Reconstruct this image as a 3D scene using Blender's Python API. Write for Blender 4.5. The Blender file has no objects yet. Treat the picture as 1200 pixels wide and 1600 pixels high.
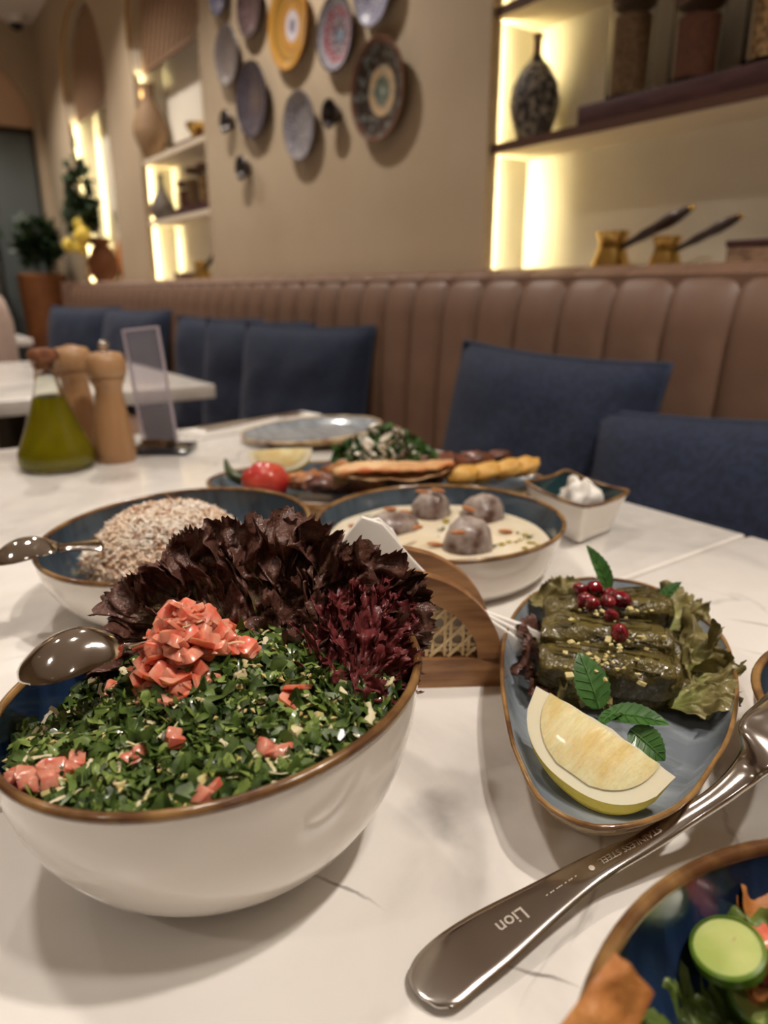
import bpy, math, random
import numpy as np
from mathutils import Vector, Matrix, noise as mnoise
random.seed(7); rng = np.random.default_rng(7)
scene = bpy.context.scene
COL = scene.collection
PI = math.pi
# ------------------------------------------------------------------ camera, exposure
FPX = 1110.0
PITCH = math.atan(348 / FPX); YAW = math.radians(35.7)
FW = np.array([-math.cos(YAW), math.sin(YAW), 0.0]); RT = np.array([math.sin(YAW), math.cos(YAW), 0.0])
CF = FW * math.cos(PITCH) + np.array([0, 0, -math.sin(PITCH)])
CU = FW * math.sin(PITCH) + np.array([0, 0, math.cos(PITCH)])
TZ = 0.75                       # table top
CAM = np.array([0, 0, TZ + 0.20])
cam = bpy.data.cameras.new('camera'); camo = bpy.data.objects.new('camera', cam); COL.objects.link(camo)
camo.location = CAM; camo.rotation_euler = Vector(CF).to_track_quat('-Z', 'Y').to_euler()
cam.sensor_fit = 'VERTICAL'; cam.sensor_height = 36; cam.lens = FPX / 1600 * 36; cam.clip_start = 0.01
cam.dof.use_dof = True; cam.dof.focus_distance = 0.272; cam.dof.aperture_fstop = 8.0
scene.camera = camo
scene.view_settings.view_transform = 'Standard'; scene.view_settings.look = 'None'
scene.view_settings.exposure = -0.32; scene.view_settings.gamma = 1.0
world = bpy.data.worlds.new('world'); scene.world = world; world.use_nodes = True
world.node_tree.nodes['Background'].inputs[0].default_value = (1, .85, .7, 1)
world.node_tree.nodes['Background'].inputs[1].default_value = 0.0
CEIL = 2.45
WARM = (1.0, 0.905, 0.81)
# recessed ceiling lamps, all above the picture: a row that washes the plate wall and a grid over the tables (x, y, watts, disc size)
WASH, GRID = 8.0, 4.0
LAMPS = [(-2.05, .62, WASH, .06), (.25, .62, WASH, .06), (-3.3, .62, WASH, .06), (-4.5, .62, WASH, .06)]
LAMPS += [(x, y, GRID, .10) for x, y in ((-.75, -.1), (.35, .35), (-2.0, -.7), (-3.6, -.7), (-.4, -1.6), (1.6, -.7), (-2.4, -2.2), (-5.0, -.9), (1.2, -2.6))]

def ray(u, v): return CF + RT * (u - 600) / FPX - CU * (v - 800) / FPX
def WZ(u, v, z=0.0):
    """the point seen at (u,v) that lies z above the table top"""
    d = ray(u, v); t = (TZ + z - CAM[2]) / d[2]; return CAM + d * t
def WY(u, v, y):
    """the point seen at (u,v) that lies on the plane at distance y towards the wall"""
    d = ray(u, v); return CAM + d * (y / d[1])

# ------------------------------------------------------------------ helpers
class MB:
    def __init__(s): s.v = []; s.f = []; s.at = []
    def add(s, vs, fs, at=None):
        o = len(s.v); s.v += [tuple(map(float, p)) for p in vs]; s.f += [tuple(i + o for i in f) for f in fs]
        s.at += list(at) if at is not None else [0.0] * len(vs); return s
    def box(s, a, b, bev=0.0):
        x0, y0, z0 = a; x1, y1, z1 = b
        if bev <= 0:
            vs = [(x, y, z) for z in (z0, z1) for y in (y0, y1) for x in (x0, x1)]
            return s.add(vs, [(0, 2, 3, 1), (4, 5, 7, 6), (0, 1, 5, 4), (2, 6, 7, 3), (0, 4, 6, 2), (1, 3, 7, 5)])
        r = bev
        def ring(z, i):
            out = []
            for cx, cy, a0 in ((x1 - r, y1 - r, 0), (x0 + r, y1 - r, 90), (x0 + r, y0 + r, 180), (x1 - r, y0 + r, 270)):
                for k in range(4):
                    a_ = math.radians(a0 + k * 30); out.append((cx + (r - i) * math.cos(a_), cy + (r - i) * math.sin(a_), z))
            return out
        rings = [ring(z0, r * .8), ring(z0 + r * .25, r * .25), ring(z0 + r, 0), ring(z1 - r, 0), ring(z1 - r * .25, r * .25), ring(z1, r * .8)]
        return s.loft(rings, cap=True)
    def loft(s, rings, closed=True, cap=False, at=None):
        n = len(rings[0]); o = len(s.v); vs = [p for r in rings for p in r]; fs = []
        m = n if closed else n - 1
        for k in range(len(rings) - 1):
            for i in range(m):
                j = (i + 1) % n; fs.append((k * n + i, k * n + j, (k + 1) * n + j, (k + 1) * n + i))
        if cap:
            fs.append(tuple(range(n - 1, -1, -1))); fs.append(tuple((len(rings) - 1) * n + i for i in range(n)))
        return s.add(vs, fs, at)
    def lathe(s, prof, n=32, c=(0, 0, 0), cap=True):
        rings = [[(c[0] + r * math.cos(2 * PI * i / n), c[1] + r * math.sin(2 * PI * i / n), c[2] + z) for i in range(n)] for r, z in prof]
        return s.loft(rings, cap=cap)
    def tube(s, pts, rad, n=8, closed=False, cap=True):
        P = [Vector(p) for p in pts]; m = len(P)
        if not hasattr(rad, '__len__'): rad = [rad] * m
        rings = []; up = Vector((0, 0, 1)); pn = None
        for i in range(m):
            t = (P[(i + 1) % m] - P[i - 1]) if closed else (P[min(i + 1, m - 1)] - P[max(i - 1, 0)])
            if t.length < 1e-9: t = Vector((0, 0, 1))
            t.normalize()
            if pn is None:
                pn = t.cross(up) if abs(t.dot(up)) < .95 else t.cross(Vector((1, 0, 0)))
            pn = (pn - t * pn.dot(t)).normalized(); b = t.cross(pn)
            rings.append([P[i] + (pn * math.cos(2 * PI * k / n) + b * math.sin(2 * PI * k / n)) * rad[i] for k in range(n)])
        if closed: rings.append(rings[0])
        return s.loft(rings, cap=cap and not closed)
    def grid(s, fn, nu, nv, atf=None):
        vs = []; at = []
        for j in range(nv):
            for i in range(nu):
                u = i / (nu - 1); v = j / (nv - 1); vs.append(fn(u, v)); at.append(atf(u, v) if atf else 0.0)
        fs = [(j * nu + i, j * nu + i + 1, (j + 1) * nu + i + 1, (j + 1) * nu + i) for j in range(nv - 1) for i in range(nu - 1)]
        return s.add(vs, fs, at)
    def blob(s, rx, ry, rz, seed=0, amp=.12, fr=2.0, nu=20, nv=12, c=(0, 0, 0), flat=-2.0):
        rings = []; off = Vector((seed * 7.3, seed * 3.1, seed * 1.7))
        for j in range(nv + 1):
            th = PI * (j + .02) / (nv + .04); ring = []
            for i in range(nu):
                ph = 2 * PI * i / nu; d = Vector((math.sin(th) * math.cos(ph), math.sin(th) * math.sin(ph), -math.cos(th)))
                k = 1 + amp * mnoise.noise(d * fr + off) + amp * .5 * mnoise.noise(d * fr * 2.3 + off)
                z = max(d.z * k, flat)
                ring.append((c[0] + d.x * k * rx, c[1] + d.y * k * ry, c[2] + z * rz))
            rings.append(ring)
        return s.loft(rings, cap=True)
    def prism(s, poly, h0, h1, plane='xz'):
        n = len(poly)
        def P(p, h): return (p[0], h, p[1]) if plane == 'xz' else (p[0], p[1], h)
        return s.loft([[P(p, h0) for p in poly], [P(p, h1) for p in poly]], cap=True)
    def xf(s, mtx):
        s.v = [tuple(mtx @ Vector(p)) for p in s.v]; return s
    def mesh(s, name, m, smooth=45):
        me = bpy.data.meshes.new(name); me.from_pydata(s.v, [], s.f); me.update()
        if any(s.at):
            a = me.attributes.new('edge', 'FLOAT', 'POINT'); a.data.foreach_set('value', np.array(s.at, dtype=np.float32))
        if smooth:
            me.polygons.foreach_set('use_smooth', [True] * len(me.polygons)); me.set_sharp_from_angle(angle=math.radians(smooth))
        if m: me.materials.append(m)
        return me

def part(name, mb, m, parent, smooth=45, label=None, kind=None):
    me = mb if isinstance(mb, bpy.types.Mesh) else mb.mesh(name, m, smooth)
    o = bpy.data.objects.new(name, me); COL.objects.link(o); o.parent = parent
    if label: o['label'] = label
    if kind: o['kind'] = kind
    return o
def tag(o, label, cat, group=None, kind=None):
    if label: o['label'] = label
    if cat: o['category'] = cat
    if group: o['group'] = group
    if kind: o['kind'] = kind
    return o
def thing(name, label, cat, loc=(0, 0, 0), rz=0.0, group=None):
    o = bpy.data.objects.new(name, None); COL.objects.link(o); o.empty_display_size = .02
    o.location = [float(x) for x in loc]; o.rotation_euler = (0, 0, rz); return tag(o, label, cat, group)
def single(name, mb, m, label, cat, group=None, smooth=45, kind=None):
    """a thing that is one mesh given in world coordinates; its origin is put at the middle of its base"""
    V = np.array(mb.v); lo = V.min(0); hi = V.max(0); c = np.array([(lo[0] + hi[0]) / 2, (lo[1] + hi[1]) / 2, lo[2]])
    mb.v = [tuple(p) for p in V - c]
    o = bpy.data.objects.new(name, mb.mesh(name, m, smooth)); COL.objects.link(o); o.location = c
    return tag(o, label, cat, group, kind)
def struct(name, mb, m, parent=None, smooth=40):
    o = bpy.data.objects.new(name, mb.mesh(name, m, smooth)); COL.objects.link(o)
    if parent: o.parent = parent
    else: o['kind'] = 'structure'
    return o
def copy_tree(o, parent=None):
    c = o.copy(); COL.objects.link(c); c.parent = parent
    for ch in list(o.children): copy_tree(ch, c)
    return c
def inst(name, me, loc, rot, scale, label, cat, group):
    o = bpy.data.objects.new(name, me); COL.objects.link(o); o.location = [float(x) for x in loc]; o.rotation_euler = rot
    o.scale = (scale,) * 3 if not hasattr(scale, '__len__') else scale
    return tag(o, label, cat, group)

# ------------------------------------------------------------------ materials
def srgb(r, g, b):
    def c(x):
        x /= 255.; return x / 12.92 if x <= .04045 else ((x + .055) / 1.055) ** 2.4
    return (c(r), c(g), c(b), 1)
def mat(name, col, rough=.5, metal=0., col2=None, scale=30., detail=4., lo=.4, hi=.6, bump=0., bscale=80., sss=0., trans=0., ior=1.45, coat=0., stretch=None, emit=None, estr=0., attr=None, spec=None, rvar=0., sheen=0., dist=0.):
    m = bpy.data.materials.new(name); m.use_nodes = True; nt = m.node_tree; N = nt.nodes; L = nt.links; b = N['Principled BSDF']
    col = srgb(*col); b.inputs['Base Color'].default_value = col
    b.inputs['Roughness'].default_value = rough; b.inputs['Metallic'].default_value = metal
    b.inputs['IOR'].default_value = ior; b.inputs['Transmission Weight'].default_value = trans
    b.inputs['Coat Weight'].default_value = coat; b.inputs['Coat Roughness'].default_value = .08
    b.inputs['Sheen Weight'].default_value = sheen
    if sss: b.inputs['Subsurface Weight'].default_value = sss; b.inputs['Subsurface Radius'].default_value = (.006, .003, .0015); b.inputs['Subsurface Scale'].default_value = 1.0
    if spec is not None: b.inputs['Specular IOR Level'].default_value = spec
    if emit: b.inputs['Emission Color'].default_value = srgb(*emit); b.inputs['Emission Strength'].default_value = estr
    tc = N.new('ShaderNodeTexCoord'); vec = tc.outputs['Object']
    if stretch:
        mp = N.new('ShaderNodeMapping'); mp.inputs['Scale'].default_value = stretch; L.new(vec, mp.inputs[0]); vec = mp.outputs[0]
    if col2:
        ns = N.new('ShaderNodeTexNoise'); ns.inputs['Scale'].default_value = scale; ns.inputs['Detail'].default_value = detail; ns.inputs['Distortion'].default_value = dist; L.new(vec, ns.inputs['Vector'])
        rp = N.new('ShaderNodeValToRGB'); e = rp.color_ramp.elements; e[0].position = lo; e[1].position = hi; e[0].color = col; e[1].color = srgb(*col2)
        L.new(ns.outputs['Fac'], rp.inputs[0]); out = rp.outputs[0]
        if attr:   # a second pair of colours towards the edge of a leaf
            at = N.new('ShaderNodeAttribute'); at.attribute_name = 'edge'
            ad = N.new('ShaderNodeMath'); ad.operation = 'MULTIPLY_ADD'; ad.inputs[1].default_value = .5; L.new(ns.outputs['Fac'], ad.inputs[0]); L.new(at.outputs['Fac'], ad.inputs[2])
            r2 = N.new('ShaderNodeValToRGB'); r2.color_ramp.elements[0].position = .5; r2.color_ramp.elements[1].position = .95
            L.new(ad.outputs[0], r2.inputs[0])
            mx = N.new('ShaderNodeMix'); mx.data_type = 'RGBA'; L.new(r2.outputs[0], mx.inputs[0]); L.new(out, mx.inputs[6]); mx.inputs[7].default_value = srgb(*attr); out = mx.outputs[2]
        L.new(out, b.inputs['Base Color'])
    if rvar:
        n3 = N.new('ShaderNodeTexNoise'); n3.inputs['Scale'].default_value = scale * .6; L.new(vec, n3.inputs['Vector'])
        mr = N.new('ShaderNodeMapRange'); mr.inputs[3].default_value = max(0, rough - rvar); mr.inputs[4].default_value = rough + rvar; L.new(n3.outputs['Fac'], mr.inputs[0]); L.new(mr.outputs[0], b.inputs['Roughness'])
    if bump:
        n2 = N.new('ShaderNodeTexNoise'); n2.inputs['Scale'].default_value = bscale; n2.inputs['Detail'].default_value = 3; L.new(vec, n2.inputs['Vector'])
        bp = N.new('ShaderNodeBump'); bp.inputs['Strength'].default_value = bump; bp.inputs['Distance'].default_value = .002; L.new(n2.outputs['Fac'], bp.inputs['Height']); L.new(bp.outputs[0], b.inputs['Normal'])
    return m

def marble_mat():
    m = bpy.data.materials.new('white_marble'); m.use_nodes = True; nt = m.node_tree; N = nt.nodes; L = nt.links; b = N['Principled BSDF']
    b.inputs['Roughness'].default_value = .16; b.inputs['Specular IOR Level'].default_value = .45
    tc = N.new('ShaderNodeTexCoord'); geo = N.new('ShaderNodeNewGeometry')
    pos = geo.outputs['Position']
    def noise(sc, det, dist=0., vec=None):
        n = N.new('ShaderNodeTexNoise'); n.inputs['Scale'].default_value = sc; n.inputs['Detail'].default_value = det; n.inputs['Distortion'].default_value = dist; L.new(vec or pos, n.inputs['Vector']); return n
    def ramp(src, stops):
        r = N.new('ShaderNodeValToRGB'); e = r.color_ramp.elements
        while len(e) < len(stops): e.new(.5)
        for k, (p, c) in enumerate(stops): e[k].position = p; e[k].color = c
        L.new(src, r.inputs[0]); return r.outputs[0]
    base = ramp(noise(9, 7, .6).outputs['Fac'], [(.30, srgb(203, 199, 194)), (.50, srgb(232, 228, 222)), (.7, srgb(240, 237, 232))])
    fine = noise(60, 6, .3)
    # grey veins: thin lines where a distorted field crosses its middle, kept only in patches
    w = noise(4.3, 6, 1.3); ab = N.new('ShaderNodeMath'); ab.operation = 'SUBTRACT'; ab.inputs[1].default_value = .5; L.new(w.outputs['Fac'], ab.inputs[0])
    a2 = N.new('ShaderNodeMath'); a2.operation = 'ABSOLUTE'; L.new(ab.outputs[0], a2.inputs[0])
    line = ramp(a2.outputs[0], [(0, (1, 1, 1, 1)), (.012, (0, 0, 0, 1))])
    patch = ramp(noise(7, 2).outputs['Fac'], [(.52, (0, 0, 0, 1)), (.66, (1, 1, 1, 1))])
    mul = N.new('ShaderNodeMath'); mul.operation = 'MULTIPLY'; L.new(line, mul.inputs[0]); L.new(patch, mul.inputs[1])
    k = N.new('ShaderNodeMath'); k.operation = 'MULTIPLY'; k.inputs[1].default_value = .45; L.new(mul.outputs[0], k.inputs[0])
    out = base
    def blend(fac, c, src):
        mx = N.new('ShaderNodeMix'); mx.data_type = 'RGBA'; L.new(fac, mx.inputs[0]); L.new(src, mx.inputs[6]); mx.inputs[7].default_value = c; return mx.outputs[2]
    out = blend(k.outputs[0], srgb(120, 112, 106), out)
    # veins and clouds with a place of their own in the slab: (point a, point b, half width, strength, wobble)
    def vein(a, bb, wd, st, wob, soft):
        a = np.array(a); bb = np.array(bb); d = bb - a; ln = np.linalg.norm(d); ang = math.atan2(d[1], d[0])
        nz = noise(28, 5); sc = N.new('ShaderNodeVectorMath'); sc.operation = 'SUBTRACT'; sc.inputs[1].default_value = (.5, .5, .5); L.new(nz.outputs['Color'], sc.inputs[0])
        s2 = N.new('ShaderNodeVectorMath'); s2.operation = 'SCALE'; s2.inputs['Scale'].default_value = wob; L.new(sc.outputs[0], s2.inputs[0])
        ad = N.new('ShaderNodeVectorMath'); ad.operation = 'ADD'; L.new(pos, ad.inputs[0]); L.new(s2.outputs[0], ad.inputs[1])
        mp = N.new('ShaderNodeMapping'); mp.vector_type = 'TEXTURE'; mp.inputs['Location'].default_value = ((a[0] + bb[0]) / 2, (a[1] + bb[1]) / 2, TZ); mp.inputs['Rotation'].default_value = (0, 0, ang); mp.inputs['Scale'].default_value = (ln / 2, wd, 1)
        L.new(ad.outputs[0], mp.inputs[0])
        le = N.new('ShaderNodeVectorMath'); le.operation = 'LENGTH'; L.new(mp.outputs[0], le.inputs[0])
        mr = N.new('ShaderNodeMapRange'); mr.inputs[1].default_value = 1.0; mr.inputs[2].default_value = soft; mr.inputs[3].default_value = 0; mr.inputs[4].default_value = st; mr.interpolation_type = 'SMOOTHSTEP'
        L.new(le.outputs['Value'], mr.inputs[0]); return mr.outputs[0]
    P = lambda u, v: WZ(u, v)[:2]
    for a, c, wd, st, wob, soft, colr in [(P(455, 1355), P(610, 1432), .0013, .75, .012, 0, (128, 120, 116)), (P(765, 1500), P(925, 1552), .0013, .8, .012, 0, (112, 104, 98)),
                                    (P(600, 1290), P(760, 1255), .014, .42, .03, .1, (120, 114, 114)), (P(640, 1230), P(740, 1330), .008, .35, .03, 0, (112, 108, 108)),
                                    (P(1120, 965), P(1250, 985), .0022, .6, .012, 0, (150, 142, 136)), (P(1140, 1012), P(1250, 1030), .0012, .6, .01, 0, (140, 132, 126)), (P(1040, 945), P(1190, 935), .004, .35, .02, 0, (160, 154, 150)),
                                    ]:
        out = blend(vein(a, c, wd, st, wob, soft), srgb(*colr), out)
    L.new(out, b.inputs['Base Color'])
    L.new(ramp(fine.outputs['Fac'], [(.3, (.15, .15, .15, 1)), (.7, (.24, .24, .24, 1))]), b.inputs['Roughness'])
    return m

M = {}
M['marble'] = marble_mat()
M['wall'] = mat('wall_plaster', (188, 170, 144), .75, col2=(182, 163, 137), scale=3, bump=.06, bscale=250)
M['niche'] = mat('niche_paint', (238, 232, 218), .7, col2=(233, 226, 210), scale=4)
M['ceil'] = mat('ceiling_paint', (235, 226, 218), .8)
M['floor'] = mat('floor_stone', (176, 164, 150), .35, col2=(160, 148, 134), scale=5)
M['led'] = mat('led_strip', (255, 240, 190), .5, emit=(255, 240, 182), estr=150)
M['gold'] = mat('brass_trim', (214, 178, 104), .25, metal=1.0)
M['cane_panel'] = mat('woven_cane_panel', (148, 118, 92), .7, col2=(112, 86, 66), scale=55, stretch=(1, 1, 1.8), bump=.6, bscale=150)
M['cane_lt'] = mat('pale_cane_strand', (182, 150, 118), .6)
M['leather'] = mat('taupe_leather', (122, 94, 77), .48, col2=(114, 87, 71), scale=14, bump=.08, bscale=600)
M['blue_cloth'] = mat('blue_linen', (36, 46, 70), .9, col2=(27, 35, 55), scale=120, detail=6, bump=.35, bscale=900, sheen=.06)
M['blue_pipe'] = mat('blue_piping', (48, 57, 78), .85)
M['shelf'] = mat('shelf_cream', (226, 214, 192), .6)
M['shelf_edge'] = mat('shelf_edge_wood', (84, 56, 44), .5)
M['white'] = mat('white_glaze', (236, 230, 222), .13, coat=.5, spec=.5)
M['glaze'] = mat('blue_grey_glaze', (74, 88, 100), .16, col2=(54, 66, 77), scale=22, detail=5, stretch=(1, 4, 1), coat=.5)
M['glaze_lt'] = mat('pale_blue_grey_glaze', (150, 158, 164), .2, col2=(122, 130, 138), scale=26, detail=6, stretch=(1, 3.5, 1), coat=.5)
M['glaze_dk'] = mat('deep_blue_glaze', (34, 54, 88), .22, col2=(22, 36, 60), scale=24, detail=5, stretch=(1, 4, 1), coat=.4)
M['teal'] = mat('teal_glaze', (40, 66, 70), .15, col2=(28, 46, 52), scale=30, coat=.5)
M['rim'] = mat('brown_gold_rim', (152, 116, 70), .22, col2=(92, 60, 34), scale=46, detail=5, lo=.38, hi=.62, coat=.4)
M['rim_cream'] = mat('cream_brown_rim', (214, 190, 150), .25, col2=(136, 94, 52), scale=60, detail=4, lo=.42, hi=.66, coat=.4)
M['steel'] = mat('polished_steel', (214, 208, 202), .09, metal=1.0)
M['steel_b'] = mat('worn_steel', (196, 190, 184), .17, metal=1.0, rvar=.04, scale=50)
M['engrave'] = mat('stamped_steel', (236, 226, 214), .42, metal=1.0)
# ------------------------------------------------------------------ the room
XL, XR, YF, YW, YB = -5.2, 2.6, -3.6, 1.15, 1.29
struct('floor', MB().box((XL - 1.5, YF, -.1), (XR, YB, 0)), M['floor'])
struct('ceiling', MB().box((XL, YF, CEIL), (XR, YB, CEIL + .1)), M['ceil'])
struct('wall_right', MB().box((XR, YF, 0), (XR + .1, YB, CEIL)), M['wall'])
struct('wall_front', MB().box((XL, YF - .1, 0), (XR, YF, CEIL)), M['wall'])
ARCH = [-4.24, -3.085, -.86]; HW = .385; SPR = 1.93; SILL = .965
wb = MB(); NA = 28
edges = [XL] + [e for c in ARCH for e in (c - HW, c + HW)] + [XR]
for k in range(0, len(edges), 2): wb.box((edges[k], YW, 0), (edges[k + 1], YB + .1, CEIL))
for c in ARCH:
    wb.box((c - HW, YW, 0), (c + HW, YB + .1, SILL))
    for i in range(NA):
        a0 = PI - PI * i / NA; a1 = PI - PI * (i + 1) / NA
        p0 = (c + HW * math.cos(a0), SPR + HW * math.sin(a0)); p1 = (c + HW * math.cos(a1), SPR + HW * math.sin(a1))
        wb.prism([p0, p1, (p1[0], CEIL), (p0[0], CEIL)], YW, YB + .1)
struct('wall_back', wb, M['wall'], smooth=0)
nb = MB()
for c in ARCH: nb.box((c - HW, YB, SILL - .02), (c + HW, YB + .05, 2.35))
struct('wall_niche', nb, M['niche'])
for k, c in enumerate(ARCH):     # jamb linings of the alcoves, painted cream
    j = MB(); t = .006
    j.box((c - HW, YW + .012, SILL), (c - HW + t, YB, SPR)); j.box((c + HW - t, YW + .012, SILL), (c + HW, YB, SPR)); j.box((c - HW, YW, SILL - .0), (c + HW, YB, SILL + .006))
    struct('trim_%d' % (k + 1), j, M['niche'])
names = ['the leafy lemon plant', 'the two-shelf alcove of pots', 'the coffee pots']
lip = MB(); short = ['lemon plant alcove', 'tan vase alcove', 'coffee pot alcove']
places = ['alcove that holds the leafy lemon plant', 'alcove with the tall tan vase', 'alcove with the brass coffee pots']
for k, c in enumerate(ARCH):
    # cane panel hung in the head of the arch
    poly = [(c - HW + .012, 1.84), (c + HW - .012, 1.84)] + [(c + (HW - .012) * math.cos(a), SPR + (HW - .012) * math.sin(a)) for a in np.linspace(0, PI, 30)]
    t = thing('cane_panel', 'brown woven cane panel in the arched top of the ' + short[k], 'panel', (c, YW + .05, 1.84))
    part('webbing', MB().prism([(x - c, z - 1.84) for x, z in poly], 0, .012), M['cane_panel'], t)
    mb = MB()
    for q in range(-12, 13):     # raised diagonal canes
        x0 = q * .06; pts = []
        for s_ in np.linspace(0, .62, 40):
            x = x0 + s_ * .6 - .1; z = s_
            lim = HW - .02 if z < SPR - 1.84 else math.sqrt(max(0, (HW - .02) ** 2 - (z - (SPR - 1.84)) ** 2))
            if abs(x) < lim and z > .01: pts.append((x, -.003, z))
        if len(pts) > 2: mb.tube(pts, .004, 5)
    part('cane_strand', mb, M['cane_lt'], t, kind='stuff')
    # brass edge around the opening
    g = [(c - HW, YW - .002, SILL + .02)] + [(c + HW * math.cos(a), YW - .002, SPR + HW * math.sin(a)) for a in np.linspace(PI, PI / 2, 20)]
    single('brass_edge', MB().tube(g[1:], .006, 6), M['gold'], 'thin brass edge curving round the ' + places[k], 'trim')
    for sgn, side in ((-1, 'left'), (1, 'right')):
        x0 = c + sgn * HW; x1 = c + sgn * (HW - .02)
        lip.box((min(x0, x1), YW - .001, SILL + .006), (max(x0, x1), YW + .016, 1.835))
        xr = sorted((x1, c + sgn * (HW - .017))); lip.box((xr[0], YW + .016, SILL + .006), (xr[1], YW + .028, 1.835))
        xa, xb = sorted((c + sgn * (HW - .004), c + sgn * (HW - .016)))
        if sgn < 0: single('led_strip', MB().box((xa, YW + .0165, SILL + .012), (xb, YW + .0195, 1.83)), M['led'], 'light strip behind the %s lip of the %s' % (side, short[k]), 'light strip')
struct('trim_4', lip, M['wall'])
# end wall with an arched recess over a glazed opening
wl = MB(); yc, R, zs = .715, .385, 1.90; y0, y1 = yc - R, yc + R
wl.box((XL - .2, YF, 0), (XL, y0, CEIL)); wl.box((XL - .2, y1, 0), (XL, YB, CEIL))
def sidep(mb, poly, x0, x1):
    return mb.loft([[(x0, p[0], p[1]) for p in poly], [(x1, p[0], p[1]) for p in poly]], cap=True)
for i in range(30):
    a0 = PI - PI * i / 30; a1 = PI - PI * (i + 1) / 30
    p0 = (yc + R * math.cos(a0), zs + R * math.sin(a0)); p1 = (yc + R * math.cos(a1), zs + R * math.sin(a1))
    sidep(wl, [p0, p1, (p1[0], CEIL), (p0[0], CEIL)], XL - .2, XL)
struct('wall_left', wl, M['wall'], smooth=0)
M['blush'] = mat('blush_plaster', (214, 180, 150), .8)
M['dark_metal'] = mat('dark_bronze', (62, 56, 50), .4, metal=.8)
M['pane'] = mat('grey_window_glass', (150, 158, 156), .06, trans=.6, ior=1.3)
struct('wall_arch_infill', MB().box((XL - .16, y0, zs), (XL - .06, y1, zs + R)), M['blush'])
struct('wall_beyond', MB().box((XL - 1.4, y0 - 1.0, 0), (XL - 1.3, y1 + .4, 2.4)), mat('grey_wall', (150, 152, 146), .8, col2=(176, 172, 160), scale=2))
win = bpy.data.objects.new('window_1', None); COL.objects.link(win); win.location = (XL - .1, yc, 0); win['kind'] = 'structure'
fr = MB()
for yy in (-R, .09, R): fr.box((-.02, yy - .012, 0), (.02, yy + .012, zs))
for zz in (0, zs - .03): fr.box((-.02, -R, zz), (.02, R, zz + .03))
part('window_frame', fr, M['dark_metal'], win)
for a, b_ in ((-R, .09), (.09, R)): part('pane', MB().box((-.006, a + .012, .03), (.006, b_ - .012, zs - .03)), M['pane'], win)
M['sheer'] = mat('sheer_curtain', (226, 220, 206), .8)
for k, (yy, wd) in enumerate(((.98, .10), (.80, .07))):
    single('curtain', MB().grid(lambda u, v: (XL - .35 + .015 * math.sin(u * 22), yy + u * wd, .001 + v * 1.86), 40, 4), M['sheer'], ['wide', 'narrow'][k] + ' pale sheer curtain strip hanging behind the grey glazing', 'curtain')
# downlights
M['lamp'] = mat('lamp_lens', (255, 240, 220), .4, emit=(255, 226, 190), estr=6)
M['trimw'] = mat('white_trim', (240, 236, 230), .4)
for i, (x, y, w, sz) in enumerate(LAMPS):
    t = thing('ceiling_downlight', 'round white recessed downlight in the ceiling', 'downlight', (x, y, CEIL), 0, 'ceiling downlights')
    part('trim_ring', MB().lathe([(.055, 0), (.06, -.004), (.045, -.006), (.042, 0)], 24, cap=False), M['trimw'], t)
    part('lens_%d_offscreen' % (i + 1), MB().lathe([(.042, -.001), (.02, -.003), (.001, -.003)], 24), M['lamp'], t)
    la = bpy.data.lights.new('downlight_%d_offscreen' % (i + 1), 'SPOT'); la.energy = w * 10; la.color = WARM; la.shadow_soft_size = sz / 2 + .01; la.spot_size = math.radians(118); la.spot_blend = .7
    lo = bpy.data.objects.new('downlight_%d_offscreen' % (i + 1), la); COL.objects.link(lo); lo.location = (0, 0, -.02); lo.parent = t
# CCTV dome
t = thing('security_camera', 'white dome security camera with a dark lens under the ceiling', 'camera', (XL + .12, 1.045, CEIL))
part('housing', MB().lathe([(.05, 0), (.055, -.02), (.05, -.04), (.04, -.045)], 24), M['trimw'], t)
part('lens_dome', MB().lathe([(.038, -.044), (.035, -.06), (.02, -.075), (.003, -.08)], 24), mat('black_dome', (20, 18, 18), .1), t)

# ------------------------------------------------------------------ banquette
X0, X1, CW = -4.45, .66, .105
t = thing('banquette', 'long taupe leather banquette with vertical channel tufted back', 'sofa', ((X0 + X1) / 2, .82, 0))
ox, oy = t.location.x, t.location.y
part('plinth', MB().box((X0 - ox, .62 - oy, 0), (X1 - ox, 1.14 - oy, .12)), mat('plinth_dark', (38, 30, 26), .5), t)
part('seat_cushion', MB().box((X0 - ox, .575 - oy, .12), (X1 - ox, 1.08 - oy, .46), .03), M['leather'], t)
TOPZ = .992
def channel_mesh():
    n = 13; prof = [(1.005, .44), (.992, .50), (.985, .62), (.99, .78), (1.0, .90), (1.012, .955), (1.032, .982), (1.06, TOPZ), (1.10, TOPZ + .001), (1.13, TOPZ - .004)]
    rings = []
    for (y, z) in prof:
        ring = []
        for i in range(n):
            s_ = -1 + 2 * i / (n - 1); d = (1 - abs(s_) ** 4.5)
            dy = -.016 * d; dz = .005 * d * max(0, min(1, (z - .94) / .05))
            if z > .97: dy *= .3
            ring.append((s_ * CW / 2, y + .016 + dy - oy, z - .008 + dz))
        rings.append(ring)
    mb = MB(); mb.loft(rings, closed=False); return mb.mesh('channel', M['leather'], 60)
cm = channel_mesh(); nch = int(round((X1 - X0) / CW))
for i in range(nch):
    o = bpy.data.objects.new('channel', cm); COL.objects.link(o); o.parent = t; o.location = (X0 + CW * (i + .5) - ox, 0, 0)
part('back_board', MB().box((X0 - ox, 1.03 - oy, .44), (X1 - ox, 1.148 - oy, TOPZ - .02)), M['leather'], t)
part('end_panel', MB().box((X0 - .03 - ox, .975 - oy, .12), (X0 - ox, 1.148 - oy, TOPZ - .003), .01), M['leather'], t)

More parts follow.
